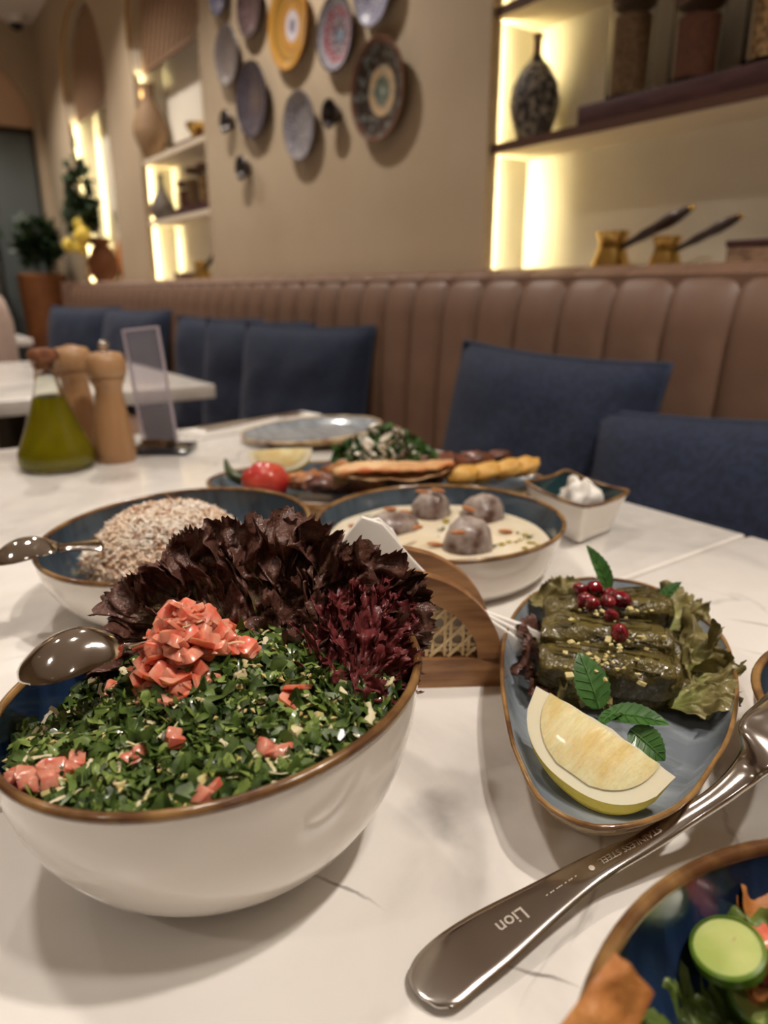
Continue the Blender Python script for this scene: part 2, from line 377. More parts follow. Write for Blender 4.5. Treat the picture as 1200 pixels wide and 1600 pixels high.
def cushion(label, loc, w, h, th, yaw, lean, roll=0, seed=0, group='blue cushions on the banquette'):
    t = thing('cushion', label, 'cushion', loc, 0, group)
    def side(sg):
        def fn(u, v):
            a = 2 * u - 1; b = 2 * v - 1
            x = w / 2 * a * (1 - .05 * (1 - b * b)); y = h / 2 * b * (1 - .05 * (1 - a * a))
            d = max(0, (1 - a ** 4) * (1 - b ** 4)) ** .55
            n = .010 * mnoise.noise(Vector((a * 1.7 + seed, b * 1.7, sg * 3))) + .005 * mnoise.noise(Vector((a * 4 + seed, b * 4, sg)))
            return (x, sg * (th / 2 * d + n * d), y + h / 2)
        return fn
    R_ = Matrix.Rotation(yaw, 4, 'Z') @ Matrix.Rotation(lean, 4, 'X') @ Matrix.Rotation(roll, 4, 'Y')
    mb = MB(); mb.grid(side(1), 22, 22).grid(side(-1), 22, 22); mb.xf(R_); part('cover', mb, M['blue_cloth'], t, 80)
    ed = []
    for k in range(80):
        q = k / 20; s_ = int(q) % 4; f_ = (q % 1) * 2 - 1
        a, b = [(f_, -1), (1, f_), (-f_, 1), (-1, -f_)][s_]
        ed.append((w / 2 * a * (1 - .05 * (1 - b * b)), 0, h / 2 * b * (1 - .05 * (1 - a * a)) + h / 2))
    part('piping', MB().tube(ed, .004, 6, closed=True).xf(R_), M['blue_pipe'], t, 80)
    return t
SZ = .462
def cpos(u, v, y): p = WY(u, v, y); return (p[0], y, SZ)
cushion('navy blue linen cushion standing upright behind the small dip bowl', (-.80, .835, SZ), .40, .40, .13, .10, -.20, .03, 1)
cushion('navy blue linen cushion leaning low, its corner tucked beside the upright one', (-.405, .795, SZ - .015), .44, .37, .14, .12, -.32, -.09, 2)
cushion('navy cushion standing behind the empty plate, foremost of three in a row', (-1.60, .86, SZ), .43, .41, .12, .33, -.17, 0, 3)
cushion('navy cushion half hidden in the middle of the row of three', (-1.88, .88, SZ), .42, .41, .12, .40, -.15, 0, 4)
cushion('navy cushion at the far end of the row of three', (-2.15, .89, SZ), .42, .41, .12, .40, -.15, 0, 5)
cushion('blue cushion catching light beside the banquette end, right one of the far pair', (-3.0, .86, SZ), .46, .42, .14, .25, -.2, 0, 6)
cushion('blue cushion at the very end of the banquette, left one of the far pair', (-3.62, .82, SZ), .46, .42, .14, .5, -.2, 0, 7)

# ------------------------------------------------------------------ tables
def table(label, x0, x1, y0, y1, group=None):
    cx, cy = (x0 + x1) / 2, (y0 + y1) / 2
    t = thing('dining_table', label, 'table', (cx, cy, 0), 0, group)
    part('table_top', MB().box((x0 - cx, y0 - cy, TZ - .03), (x1 - cx, y1 - cy, TZ), .004), M['marble'], t)
    part('pedestal', MB().lathe([(.05, .02), (.035, .06), (.035, .64), (.05, .70), (.05, TZ - .03)], 24), M['dark_metal'], t)
    part('base', MB().lathe([(.22, 0), (.22, .012), (.06, .025), (.05, .03)], 32), M['dark_metal'], t)
    part('support_plate', MB().box((-.2, -.2, TZ - .045), (.2, .2, TZ - .03)), M['dark_metal'], t)
    return t
XJ = -.284
table('white marble table under the rice bowl and grill platter', -1.035, XJ - .0008, -.16, .588)
table('white marble table under the tabbouleh and the spoon with engraved handle', XJ + .0008, .50, -.16, .588)
table('white marble table with a rounded corner beside the row of three cushions', -2.32, -1.50, -.10, .62)
table('white marble table by the pale upholstered chair', -4.1, -3.4, -.4, .60)
# pale upholstered chairs beyond
M['blush_cloth'] = mat('blush_upholstery', (214, 192, 180), .85, col2=(205, 182, 170), scale=40, bump=.2, bscale=500)
M['walnut'] = mat('walnut', (92, 60, 40), .5)
def tub_chair(label, loc, rz):
    t = thing('armchair', label, 'chair', loc, rz)
    part('seat', MB().box((-.25, -.25, .36), (.25, .25, .48), .05), M['blush_cloth'], t)
    rings = []
    for a in np.linspace(-1.9, 1.9, 25):
        c_, s_ = math.sin(a), math.cos(a); hgt = .98 - .22 * (abs(a) / 1.9) ** 3
        ri, ro = .25, .32; ring = []
        for k in range(12):
            q = 2 * PI * k / 12; rr = (ri + ro) / 2 + (ro - ri) / 2 * math.cos(q); zz = (hgt + .34) / 2 + (hgt - .34) / 2 * (abs(math.sin(q)) ** .4) * (1 if math.sin(q) >= 0 else -1)
            ring.append((rr * c_, rr * s_, zz))
        rings.append(ring)
    part('backrest', MB().loft(rings, cap=True), M['blush_cloth'], t, 70)
    for sx in (-1, 1):
        for sy in (-1, 1): part('leg', MB().tube([(sx * .19, sy * .19, .37), (sx * .22, sy * .22, 0)], [.02, .013], 10), M['walnut'], t)
    return t
tub_chair('pale blush upholstered tub chair at the table with the rounded corner', (-2.86, .13, 0), -PI / 2 + .1)
tub_chair('pale blush upholstered tub chair beside the other pale chair', (-2.86, -.62, 0), -PI / 2)
# --------------------------------------------------------------- planters and foliage
M['terra'] = mat('terracotta', (150, 98, 66), .7, col2=(134, 84, 56), scale=12)
M['rust'] = mat('rust_brown', (128, 78, 40), .6, col2=(108, 62, 30), scale=9)
M['leafg'] = mat('dark_leaf', (52, 74, 44), .45, col2=(34, 52, 30), scale=18)
M['leafl'] = mat('light_leaf', (92, 110, 62), .45, col2=(66, 88, 44), scale=18)
M['lemon_skin'] = mat('lemon_skin', (250, 222, 96), .4, bump=.3, bscale=400)
def leafy(mb, c, rx, rz, n, size, seed, ys=.5):
    r = random.Random(seed)
    for _ in range(n):
        a = r.uniform(0, 2 * PI); e = r.gauss(0, .6); q = r.uniform(.2, 1) ** .6
        p = Vector((c[0] + rx * q * math.cos(a) * math.cos(e), c[1] + rx * ys * q * math.sin(a) * math.cos(e), c[2] + rz * q * math.sin(e) + rz * .2))
        d = Vector((math.cos(a), ys * math.sin(a), r.uniform(-.5, .9))).normalized(); w = d.cross(Vector((r.uniform(-1, 1), r.uniform(-1, 1), r.uniform(-1, 1)))).normalized()
        l = size * r.uniform(.6, 1.3); wd = l * .28; nn = d.cross(w) * l * .12
        mb.add([p, p + d * l * .45 + w * wd + nn, p + d * l * .5 - nn * .3, p + d * l * .45 - w * wd + nn, p + d * l], [(0, 1, 2), (0, 2, 3), (1, 4, 2), (2, 4, 3)])
    return mb
def vase_thing(name, label, cat, loc, prof, m, n=28, group=None, lip=True):
    t = thing(name, label, cat, loc, 0, group); s_ = prof[-1][0]
    part('body', MB().lathe(prof + [(s_ * .75, prof[-1][1] - .002), (s_ * .7, prof[-1][1] * .85)], n), m, t)
    if lip: part('rim', MB().lathe([(s_ * .8, prof[-1][1] - .002), (s_ * 1.12, prof[-1][1]), (s_ * 1.12, prof[-1][1] + .005), (s_ * .8, prof[-1][1] + .006)], n), m, t)
    return t
p = WY(152, 440, 1.20)
t = vase_thing('potted_plant', 'leafy green lemon plant in a terracotta vase inside the arched alcove', 'plant', (-4.42, 1.205, SILL + .006), [(.035, 0), (.075, .06), (.088, .12), (.06, .19), (.04, .215), (.055, .25)], M['terra'])
part('foliage', leafy(leafy(MB(), (.05, -.10, .33), .19, .13, 460, .07, 3, .25), (.05, -.10, .46), .12, .2, 80, .08, 4, .25), M['leafg'], t, 0)
part('stem', MB().tube([(0, 0, .2), (.01, -.01, .3), (0, -.03, .42)], .008, 6), M['walnut'], t)
for q, (dx, dz) in enumerate(((.13, .25), (.11, .20), (.20, .26), (-.15, .22), (.16, .31))):
    part('lemon', MB().blob(.035, .035, .04, q, .08).xf(Matrix.Translation((dx, -.14, dz))), M['lemon_skin'], t, 60)
vase_thing('vase', 'slim orange terracotta vase behind the lemon plant', 'vase', (-3.99, 1.22, SILL + .006), [(.03, 0), (.055, .08), (.06, .16), (.04, .23), (.03, .25), (.038, .27)], mat('orange_clay', (190, 122, 66), .65))
t = thing('planter', 'tall rust brown planter of dark foliage before the grey glazing', 'plant', (-4.90, .965, 0))
part('pot', MB().lathe([(.09, 0), (.11, .3), (.13, .8), (.14, 1.03), (.125, 1.04), (.12, .98)], 32), M['rust'], t)
part('soil', MB().lathe([(.122, .985), (.07, .99), (.01, 1.0)], 24), mat('soil', (40, 30, 22), .9), t)
part('foliage', leafy(MB(), (0, 0, 1.17), .15, .16, 300, .09, 8), M['leafg'], t, 0)
t = thing('planter', 'tall grey planter of bushy green foliage beside the rust planter', 'plant', (-4.95, .63, 0))
part('pot', MB().lathe([(.09, 0), (.11, .3), (.12, .8), (.13, 1.10), (.115, 1.11), (.11, 1.05)], 32), mat('grey_pot', (122, 130, 130), .6), t)
part('foliage', leafy(MB(), (0, .02, 1.27), .16, .15, 300, .09, 9), M['leafg'], t, 0)

# ------------------------------------------------------------------ shelves in the alcoves
def shelf(label, c, z):
    t = thing('wall_shelf', label, 'shelf', (c, YB, z))
    part('board', MB().box((-HW + .007, -.125, 0), (HW - .007, 0, .016)), M['shelf'], t)
    part('front_edge', MB().box((-HW + .007, -.131, 0), (HW - .007, -.125, .017)), M['shelf_edge'] if c > -2 else M['shelf'], t)
Zs = 1.225
shelf('lower cream shelf with a dark wooden edge above the brass coffee pots', ARCH[2], Zs)
shelf('upper cream shelf with a dark wooden edge over the grain jars', ARCH[2], 1.475)
shelf('lower cream shelf under the small bottle vase and dark jars', ARCH[1], Zs)
shelf('upper cream shelf carrying the tall tan vase', ARCH[1], 1.475)
zt = Zs + .017
M['speck'] = mat('speckled_black_white', (52, 48, 46), .6, col2=(150, 140, 126), scale=70, detail=6, lo=.46, hi=.62, bump=.5, bscale=120)
M['clay'] = mat('tan_clay', (150, 122, 92), .7, col2=(136, 108, 80), scale=14)
def AY(u, v, y=1.215): p = WY(u, v, y); return p
x = AY(832, 215)[0]
t = thing('vase', 'black and white speckled teardrop vase with a thin neck on the shelf', 'vase', (x, 1.215, zt))
part('body', MB().lathe([(.026, 0), (.034, .01), (.047, .05), (.051, .075), (.046, .105), (.030, .135), (.014, .152), (.009, .16)], 32), M['speck'], t)
part('neck', MB().lathe([(.009, .158), (.0075, .17), (.008, .188), (.011, .192), (.010, .198), (.005, .199)], 20), M['clay'], t)
M['glass'] = mat('clear_glass', (250, 250, 246), .03, trans=1.0, ior=1.3)
def jar(label, loc, r, h, fillm, fh):
    t = thing('glass_jar', label, 'jar', loc)
    part('glass', MB().lathe([(r * .96, 0), (r, .004), (r, h), (r * .96, h), (r * .95, .006), (.001, .005)], 32, cap=False), M['glass'], t)
    part('lid', MB().lathe([(r * .9, h - .006), (r * 1.02, h), (r * 1.02, h + .012), (r * .9, h + .015)], 32), M['walnut'], t)
    part('contents', MB().lathe([(r * .80, .007), (r * .80, fh * .98), (r * .6, fh), (.001, fh)], 28), fillm, t, kind='stuff')
    return t
M['lentil'] = mat('brown_lentils', (150, 118, 86), .8, col2=(104, 76, 54), scale=230, detail=2, bump=1., bscale=300)
M['spice'] = mat('dark_red_spice', (128, 78, 60), .8, col2=(92, 52, 42), scale=240, detail=2, bump=1., bscale=300)
M['chick'] = mat('tan_chickpeas', (196, 160, 112), .7, col2=(120, 88, 56), scale=120, detail=1, lo=.45, hi=.55, bump=1., bscale=130)
M['plum'] = mat('plum_wood', (74, 42, 44), .55, col2=(60, 32, 34), scale=20, stretch=(1, 6, 6))
xa = AY(925, 175)[0]
single('riser_block', MB().box((xa, 1.172, zt), (ARCH[2] + HW - .01, 1.262, zt + .036), .004), M['plum'], 'long plum brown wooden riser under the grain jars', 'riser')
jz = zt + .0362
jar('glass jar of brown lentils, tallest whole jar on the plum riser', (AY(983, 100)[0], 1.217, jz), .040, .155, M['lentil'], .135)
jar('shorter glass jar of dark red spice on the plum riser', (AY(1086, 90)[0], 1.217, jz), .042, .122, M['spice'], .10)
jar('glass jar of pale chickpeas at the end of the plum riser', (AY(1200, 60)[0] + .012, 1.217, jz), .046, .20, M['chick'], .18)
M['brass'] = mat('polished_brass', (214, 178, 104), .16, metal=1.0)
M['dwood'] = mat('dark_turned_wood', (46, 28, 22), .35, coat=.3)
def cezve(label, loc, s, rz):
    t = thing('coffee_pot', label, 'coffee pot', loc, rz)
    part('body', MB().lathe([(.030 * s, 0), (.034 * s, .006 * s), (.033 * s, .02 * s), (.024 * s, .045 * s), (.022 * s, .055 * s), (.028 * s, .075 * s), (.026 * s, .075 * s), (.020 * s, .055 * s)], 28), M['brass'], t)
    hp = [(.022 * s + k * .02 * s, 0, .05 * s + k * .0085 * s) for k in range(7)]
    h = part('handle', MB().tube(hp, [.005 * s, .006 * s, .009 * s, .0085 * s, .0105 * s, .0095 * s, .005 * s], 10), M['dwood'], t)
    part('handle_tip', MB().blob(.006 * s, .005 * s, .005 * s, 1, .05).xf(Matrix.Translation(hp[-1])), M['brass'], h)
    return t
sz = SILL + .0065
cezve('larger brass coffee pot with a dark turned handle', (AY(957, 405)[0], 1.21, sz + .0), 1.12, .0)
cezve('smaller brass coffee pot with a dark turned handle', (AY(1042, 405)[0], 1.21, sz), .92, .0)
t = thing('box', 'low brown patterned box with a brass knob beside the coffee pots', 'box', (AY(1185, 400)[0] + .02, 1.22, sz))
part('body', MB().box((-.06, -.035, 0), (.06, .035, .045), .003), M['cane_panel'], t); part('lid', MB().box((-.062, -.037, .045), (.062, .037, .055), .003), M['plum'], t); part('knob', MB().blob(.005, .005, .006, 1, .02, c=(0, 0, .059)), M['brass'], t)
# middle alcove
z2 = 1.475 + .017
vase_thing('vase', 'tall tan clay vase with a narrow neck on the upper shelf', 'vase', (AY(240, 230)[0], 1.208, z2), [(.03, 0), (.055, .05), (.074, .105), (.076, .135), (.06, .19), (.035, .235), (.027, .26), (.03, .305)], M['clay'])
x = AY(300, 190)[0]
t = thing('mortar', 'small brass mortar and pestle on a wooden board on the upper shelf', 'mortar', (x, 1.215, z2))
part('board', MB().box((-.15, -.045, 0), (.15, .045, .018), .004), M['walnut'], t); part('bowl', MB().lathe([(.022, .018), (.028, .024), (.024, .032), (.042, .06), (.046, .075), (.038, .075), (.03, .05)], 24, (.05, 0, 0)), M['brass'], t)
part('pestle', MB().tube([(.05, 0, .045), (-.05, .01, .085)], [.012, .008], 8), M['brass'], t)
vase_thing('vase', 'small grey bottle vase with a thin neck on the lower shelf', 'vase', (AY(255, 335)[0], 1.215, zt), [(.035, 0), (.052, .03), (.052, .07), (.025, .115), (.012, .15), (.011, .18), (.014, .19)], mat('grey_ceramic', (120, 112, 104), .5, col2=(92, 84, 80), scale=40))
xm = AY(310, 330)[0]
single('riser_block', MB().box((xm - .17, 1.175, zt), (xm + .19, 1.255, zt + .03), .004), M['plum'], 'plum brown wooden riser under the small jars of the middle alcove', 'riser')
for q, (dx, h_, m_, lb) in enumerate(((-.12, .09, M['spice'], 'short jar of red spice'), (-.02, .13, M['lentil'], 'tall jar of dark lentils'), (.10, .13, M['chick'], 'tall jar of pale chickpeas'))):
    jar('glass ' + lb + ' on the riser of the middle alcove', (xm + dx, 1.215, zt + .0302), .036, h_, m_, h_ * .8)
cezve('brass coffee pot with a dark handle in the bottom of the middle alcove', (AY(318, 425)[0], 1.21, sz), 1.2, .0)
t = thing('box', 'low brown wooden box in the bottom of the middle alcove', 'box', (AY(292, 430)[0] - .05, 1.22, sz)); part('body', MB().box((-.04, -.03, 0), (.04, .03, .04), .003), M['walnut'], t); part('lid', MB().box((-.042, -.032, .04), (.042, .032, .048), .003), M['plum'], t)

# ------------------------------------------------------------------ plates on the wall
def ring_mat(name, stops, rough=.25, nscale=60., namt=.5, c2=(200, 190, 190), radial=12):
    m = bpy.data.materials.new(name); m.use_nodes = True; nt = m.node_tree; N = nt.nodes; L = nt.links; b = N['Principled BSDF']; b.inputs['Roughness'].default_value = rough; b.inputs['Coat Weight'].default_value = .4
    tc = N.new('ShaderNodeTexCoord'); mp = N.new('ShaderNodeMapping'); mp.inputs['Scale'].default_value = (1, 1, 0); L.new(tc.outputs['Object'], mp.inputs[0])
    ln = N.new('ShaderNodeVectorMath'); ln.operation = 'LENGTH'; L.new(mp.outputs[0], ln.inputs[0])
    rp = N.new('ShaderNodeValToRGB'); e = rp.color_ramp.elements; rp.color_ramp.interpolation = 'LINEAR'
    while len(e) < len(stops): e.new(.5)
    mx_ = max(s_[0] for s_ in stops)
    for k, (p_, c_) in enumerate(stops): e[k].position = p_ / mx_; e[k].color = srgb(*c_)
    dv = N.new('ShaderNodeMath'); dv.operation = 'DIVIDE'; dv.inputs[1].default_value = mx_; L.new(ln.outputs['Value'], dv.inputs[0]); L.new(dv.outputs[0], rp.inputs[0])
    ns = N.new('ShaderNodeTexVoronoi'); ns.inputs['Scale'].default_value = nscale; L.new(tc.outputs['Object'], ns.inputs['Vector'])
    r2 = N.new('ShaderNodeValToRGB'); r2.color_ramp.elements[0].position = .25; r2.color_ramp.elements[0].color = (namt,) * 3 + (1,); r2.color_ramp.elements[1].position = .45; r2.color_ramp.elements[1].color = (0, 0, 0, 1); L.new(ns.outputs['Distance'], r2.inputs[0])
    mx = N.new('ShaderNodeMix'); mx.data_type = 'RGBA'; L.new(r2.outputs[0], mx.inputs[0]); L.new(rp.outputs[0], mx.inputs[6]); mx.inputs[7].default_value = srgb(*c2); L.new(mx.outputs[2], b.inputs['Base Color'])
    return m
def wall_plate(label, u, v, r, m, rimm, deep=.025, tilt=.12):
    p = WY(u, v, 1.12)
    t = thing('wall_plate', label, 'plate', (p[0], YW - .002, p[2])); t.rotation_euler = (PI / 2 + tilt * .3, 0, 0)
    # local z points out of the wall
    part('dish', MB().lathe([(r * .5, 0), (r * .55, .003), (r * .8, deep * .6), (r, deep), (r * .985, deep + .003), (r * .78, deep * .6 + .005), (r * .55, .010), (.001, .008)], 48), m, t, 50)
    part('rim', MB().tube([(r * .995 * math.cos(a), r * .995 * math.sin(a), deep + .001) for a in np.linspace(0, 2 * PI, 48, endpoint=False)], .0028, 6, closed=True), rimm, t)
    return t
DK = mat('dark_rim', (44, 34, 34), .3); OR = mat('orange_rim', (186, 126, 44), .3); BR = mat('red_brown_rim', (118, 78, 60), .3); GR = mat('grey_rim', (104, 98, 100), .3)
K = [(0, (150, 150, 160)), (.012, (84, 84, 112)), (.02, (200, 196, 204)), (.036, (196, 190, 200)), (.04, (178, 130, 58)), (.055, (190, 142, 60)), (.058, (120, 80, 70)), (.065, (186, 142, 62)), (.085, (132, 98, 48)), (.09, (188, 144, 66)), (.11, (178, 130, 54))]
wall_plate('ochre yellow plate with concentric rings and a pale centre', 447, 38, .108, ring_mat('ochre_rings', K, c2=(150, 100, 50), namt=.35, nscale=150), OR)
K = [(0, (84, 120, 150)), (.012, (110, 130, 150)), (.018, (90, 70, 74)), (.04, (122, 104, 112)), (.055, (150, 70, 76)), (.07, (150, 152, 164)), (.085, (96, 80, 86))]
wall_plate('red and blue floral plate with a blue centre', 521, 52, .084, ring_mat('red_blue_floral', K, c2=(186, 190, 200), nscale=110, namt=.75), DK)
K = [(0, (176, 184, 170)), (.012, (90, 104, 92)), (.03, (84, 92, 84)), (.034, (176, 150, 116)), (.052, (196, 170, 134)), (.056, (60, 46, 40)), (.09, (48, 42, 42)), (.108, (110, 78, 64)), (.113, (80, 56, 46))]
wall_plate('large dark plate with a wide cream ring around a grey green centre', 587, 140, .111, ring_mat('dark_cream_ring', K, c2=(120, 128, 122), nscale=45, namt=.7), BR)
K = [(0, (104, 102, 104)), (.03, (128, 124, 126)), (.06, (104, 100, 106)), (.088, (142, 138, 142))]
wall_plate('blue grey lace patterned plate hanging low in the group', 465, 196, .088, ring_mat('blue_grey_lace', K, c2=(206, 202, 214), nscale=170, namt=.8), GR)
K = [(0, (104, 90, 78)), (.03, (86, 76, 76)), (.07, (74, 68, 76)), (.108, (62, 56, 66))]
wall_plate('large dark indigo plate with a brownish centre', 391, 156, .106, ring_mat('dark_indigo', K, c2=(120, 112, 130), nscale=120, namt=.55), DK)
K = [(0, (120, 110, 104)), (.05, (108, 100, 96)), (.086, (124, 116, 116))]
wall_plate('pale mauve grey plate at the outer edge of the group', 352, 86, .085, ring_mat('mauve_grey', K, c2=(158, 150, 152), nscale=130, namt=.5), GR)
K = [(0, (70, 54, 52)), (.05, (84, 66, 66)), (.07, (58, 44, 46)), (.09, (48, 36, 38))]
wall_plate('dark plum plate above the indigo one', 387, 10, .078, ring_mat('dark_plum', K, c2=(130, 108, 116), nscale=90, namt=.5), DK)
K = [(0, (150, 150, 166)), (.05, (120, 122, 150)), (.09, (150, 150, 170))]
wall_plate('blue and white lace plate above the dark cream ringed one', 580, -18, .075, ring_mat('blue_white_lace', K, c2=(220, 216, 224), nscale=150, namt=.8), GR)
K = [(0, (60, 64, 90)), (.05, (90, 92, 120)), (.09, (60, 62, 84))]
wall_plate('small navy and white plate at the top edge by the alcove', 338, -14, .065, ring_mat('navy_white', K, c2=(200, 198, 210), nscale=100, namt=.7), DK)
K = [(0, (62, 44, 44)), (.02, (46, 32, 34)), (.04, (36, 26, 28))]
SM = ring_mat('dark_oxblood', K, c2=(90, 60, 60), nscale=60, namt=.3)
wall_plate('small dark oxblood dish beside the large cream ringed plate', 515, 177, .034, SM, DK, .03)
wall_plate('small dark dish left of the large indigo plate', 352, 190, .034, SM, DK, .03)
wall_plate('small dark dish hanging lowest under the indigo plate', 377, 262, .036, SM, DK, .03)
# ------------------------------------------------------------------ crockery
def ellipse(cx, cy, zc, rx, ry, rot, ta, tb, n=72):
    out = []
    for k in range(n):
        t_ = 2 * PI * k / n; a = rx * math.cos(t_); b = ry * math.sin(t_)
        x = a * math.cos(rot) - b * math.sin(rot); y = a * math.sin(rot) + b * math.cos(rot)
        out.append((cx + x, cy + y, zc + ta * x + tb * y))
    return np.array(out)
def smooth_closed(pts, n=96):
    P = np.array(pts, float); m = len(P); out = []
    seg = np.linalg.norm(np.roll(P, -1, 0) - P, axis=1); cum = np.concatenate([[0], np.cumsum(seg)])
    for k in range(n):
        s_ = cum[-1] * k / n; i = int(np.searchsorted(cum, s_, 'right') - 1); i = min(i, m - 1); t_ = (s_ - cum[i]) / seg[i]
        p0, p1, p2, p3 = P[i - 1], P[i], P[(i + 1) % m], P[(i + 2) % m]
        out.append(.5 * (2 * p1 + (p2 - p0) * t_ + (2 * p0 - 5 * p1 + 4 * p2 - p3) * t_ ** 2 + (3 * p1 - p0 - 3 * p2 + p3) * t_ ** 3))
    return np.array(out)
def shell(name, label, cat, outline, outer, inner, m_out, m_in, m_rim, rimr=.0022, group=None):
    """a dish: outline = rim points (x, y, height over the table); profiles are (scale of outline, share of height)"""
    O = np.array(outline); c = O[:, :2].mean(0)
    t = thing(name, label, cat, (c[0], c[1], TZ), 0, group)
    def ring(s_, h): return [((p[0] - c[0]) * s_, (p[1] - c[1]) * s_, p[2] * h + .0004) for p in O]
    part('body', MB().loft([ring(.02, .0)] + [ring(*q) for q in outer]), m_out, t, 60)
    part('inner_glaze', MB().loft([ring(*q) for q in inner] + [ring(.02, inner[-1][1])], cap=False), m_in, t, 60)
    part('rim_band', MB().tube([((p[0] - c[0]) * .99, (p[1] - c[1]) * .99, p[2]) for p in O], rimr, 8, closed=True), m_rim, t, 80)
    return t, c
def bowl_prof(b, n=12, pw=1.0, hw=1.0):
    return [(b + (1 - b) * math.sin(f * PI / 2) ** pw, (1 - math.cos(f * PI / 2)) ** hw) for f in np.linspace(0, 1, n)]
def inner_prof(b, th=.05, fl=.12, n=12, pw=1.0):
    o = [(b + (1 - b) * math.sin(f * PI / 2) ** pw - th * .55, fl + (1 - fl) * (1 - math.cos(f * PI / 2))) for f in np.linspace(0, 1, n)]
    return o[::-1]
TAB = dict(cx=-.2239, cy=.084, zc=.065, r=.0753, ta=.065, tb=.0727)
RIC = dict(cx=-.4377, cy=.1477, zc=.05, r=.0867, ta=.006, tb=.062)
shell('salad_bowl', 'deep white bowl with a brown gold rim holding tabbouleh', 'bowl', ellipse(TAB['cx'], TAB['cy'], TAB['zc'], TAB['r'], TAB['r'], 0, TAB['ta'], TAB['tb'], 96), bowl_prof(.42), inner_prof(.42), M['white'], M['glaze_dk'], M['rim'], .0017)
shell('rice_bowl', 'white slanted bowl with a gold rim holding rice', 'bowl', ellipse(RIC['cx'], RIC['cy'], RIC['zc'], RIC['r'], RIC['r'], 0, RIC['ta'], RIC['tb'], 96), bowl_prof(.45), inner_prof(.45), M['white'], M['glaze'], M['rim'], .0018)
KX, KY, KR = -.384, .326, .0915
shell('yoghurt_bowl', 'shallow round white bowl with a gold rim holding dumplings in yoghurt', 'bowl', ellipse(KX, KY, .038, KR, KR, 0, .012, .012, 96), [(.74, 0), (.82, .05), (.9, .25), (.95, .6), (1, 1)], [(.975, .98), (.93, .6), (.86, .25), (.8, .15)], M['white'], M['glaze'], M['rim'], .0017)
pl = [(782.5, 1055), (791, 983), (824, 935), (870, 912), (915, 903), (956, 904), (1021, 917), (1092, 962), (1132, 998), (1153, 1069), (1143, 1145), (1110, 1205), (1075, 1252), (1021, 1284), (949, 1297), (895, 1286), (842, 1252), (813, 1198), (795, 1145)]
po = []
for u, v in pl:
    p = WZ(u, v, .026); po.append((p[0], p[1], .026))
PO = smooth_closed(po, 96)
_, VC = shell('oval_plate', 'egg shaped blue grey plate with a cream brown rim under the stuffed vine leaves', 'plate', PO, [(.66, 0), (.74, .06), (.86, .35), (.95, .75), (1, 1)], [(.975, .97), (.93, .72), (.84, .36), (.7, .22)], M['rim_cream'], M['glaze_lt'], M['rim'], .0011)
# salad bowl and side bowl cut by the frame
SB = (.0145, .1425, .052, .092)
shell('blue_bowl', 'deep blue bowl with a brown rim holding mixed salad', 'bowl', ellipse(SB[0], SB[1], SB[2], SB[3], SB[3], 0, 0, 0, 96), bowl_prof(.5), inner_prof(.5), M['rim_cream'], M['glaze_dk'], M['rim'], .0022)
q = WZ(1176, 1068, .042)
shell('side_bowl', 'small blue bowl with a gold brown rim beyond the engraved spoon', 'bowl', ellipse(q[0] + .055, q[1] + .034, .042, .064, .064, 0, 0, 0, 72), bowl_prof(.55), inner_prof(.55), M['white'], M['glaze'], M['rim'], .002)
# little square bowl of garlic dip
sq = [WZ(818, 756, .036), WZ(884, 738, .036), WZ(985, 772, .036), WZ(914, 797, .036)]
sqp = []
for k in range(4):
    a = sq[k]; b = sq[(k + 1) % 4]
    for f in (.06, .3, .5, .7, .94): sqp.append((a[0] + (b[0] - a[0]) * f, a[1] + (b[1] - a[1]) * f, .036 + .003 * (abs(f - .5) * 2) ** 3))
SQ = smooth_closed(sqp, 80)
_, sqc = shell('dip_bowl', 'small square white bowl with a gold rim and teal inside', 'bowl', SQ, [(.62, 0), (.7, .05), (.8, .35), (1, 1)], [(.96, .98), (.8, .5), (.66, .2)], M['white'], M['teal'], M['rim'], .0016)
M['dip'] = mat('garlic_cream', (244, 238, 230), .5, sss=.15)
mb = MB().blob(.0175, .016, .022, 5, .35, 2.2, 28, 16, flat=-.3); mb.xf(Matrix.Translation((sqc[0] + .004, sqc[1] + .002, TZ + .024))); single('garlic_dip', mb, M['dip'], 'white peaked mound of garlic dip in the square bowl', 'dip', smooth=70)
# grill platter
PC = WZ(590, 757, .02) + FW * .014; ang = math.atan2(.267, .192)
PE = ellipse(PC[0], PC[1], .02, .168, .086, ang, 0, 0, 96)
shell('platter', 'long oval blue grey platter under the mixed grill', 'platter', PE, [(.72, 0), (.78, .08), (.9, .5), (1, 1)], [(.98, .98), (.9, .55), (.8, .3)], M['rim_cream'], M['glaze'], M['rim'], .0018)
# empty plate
EC = WZ(487, 674, .012)
shell('empty_plate', 'empty pale blue grey plate near the far end of the table', 'plate', ellipse(EC[0], EC[1], .016, .098, .085, .9, .03, .07, 72), [(.6, 0), (.68, .1), (.88, .5), (1, 1)], [(.98, .97), (.86, .55), (.66, .35)], M['rim_cream'], M['glaze_lt'], M['rim_cream'], .0014)

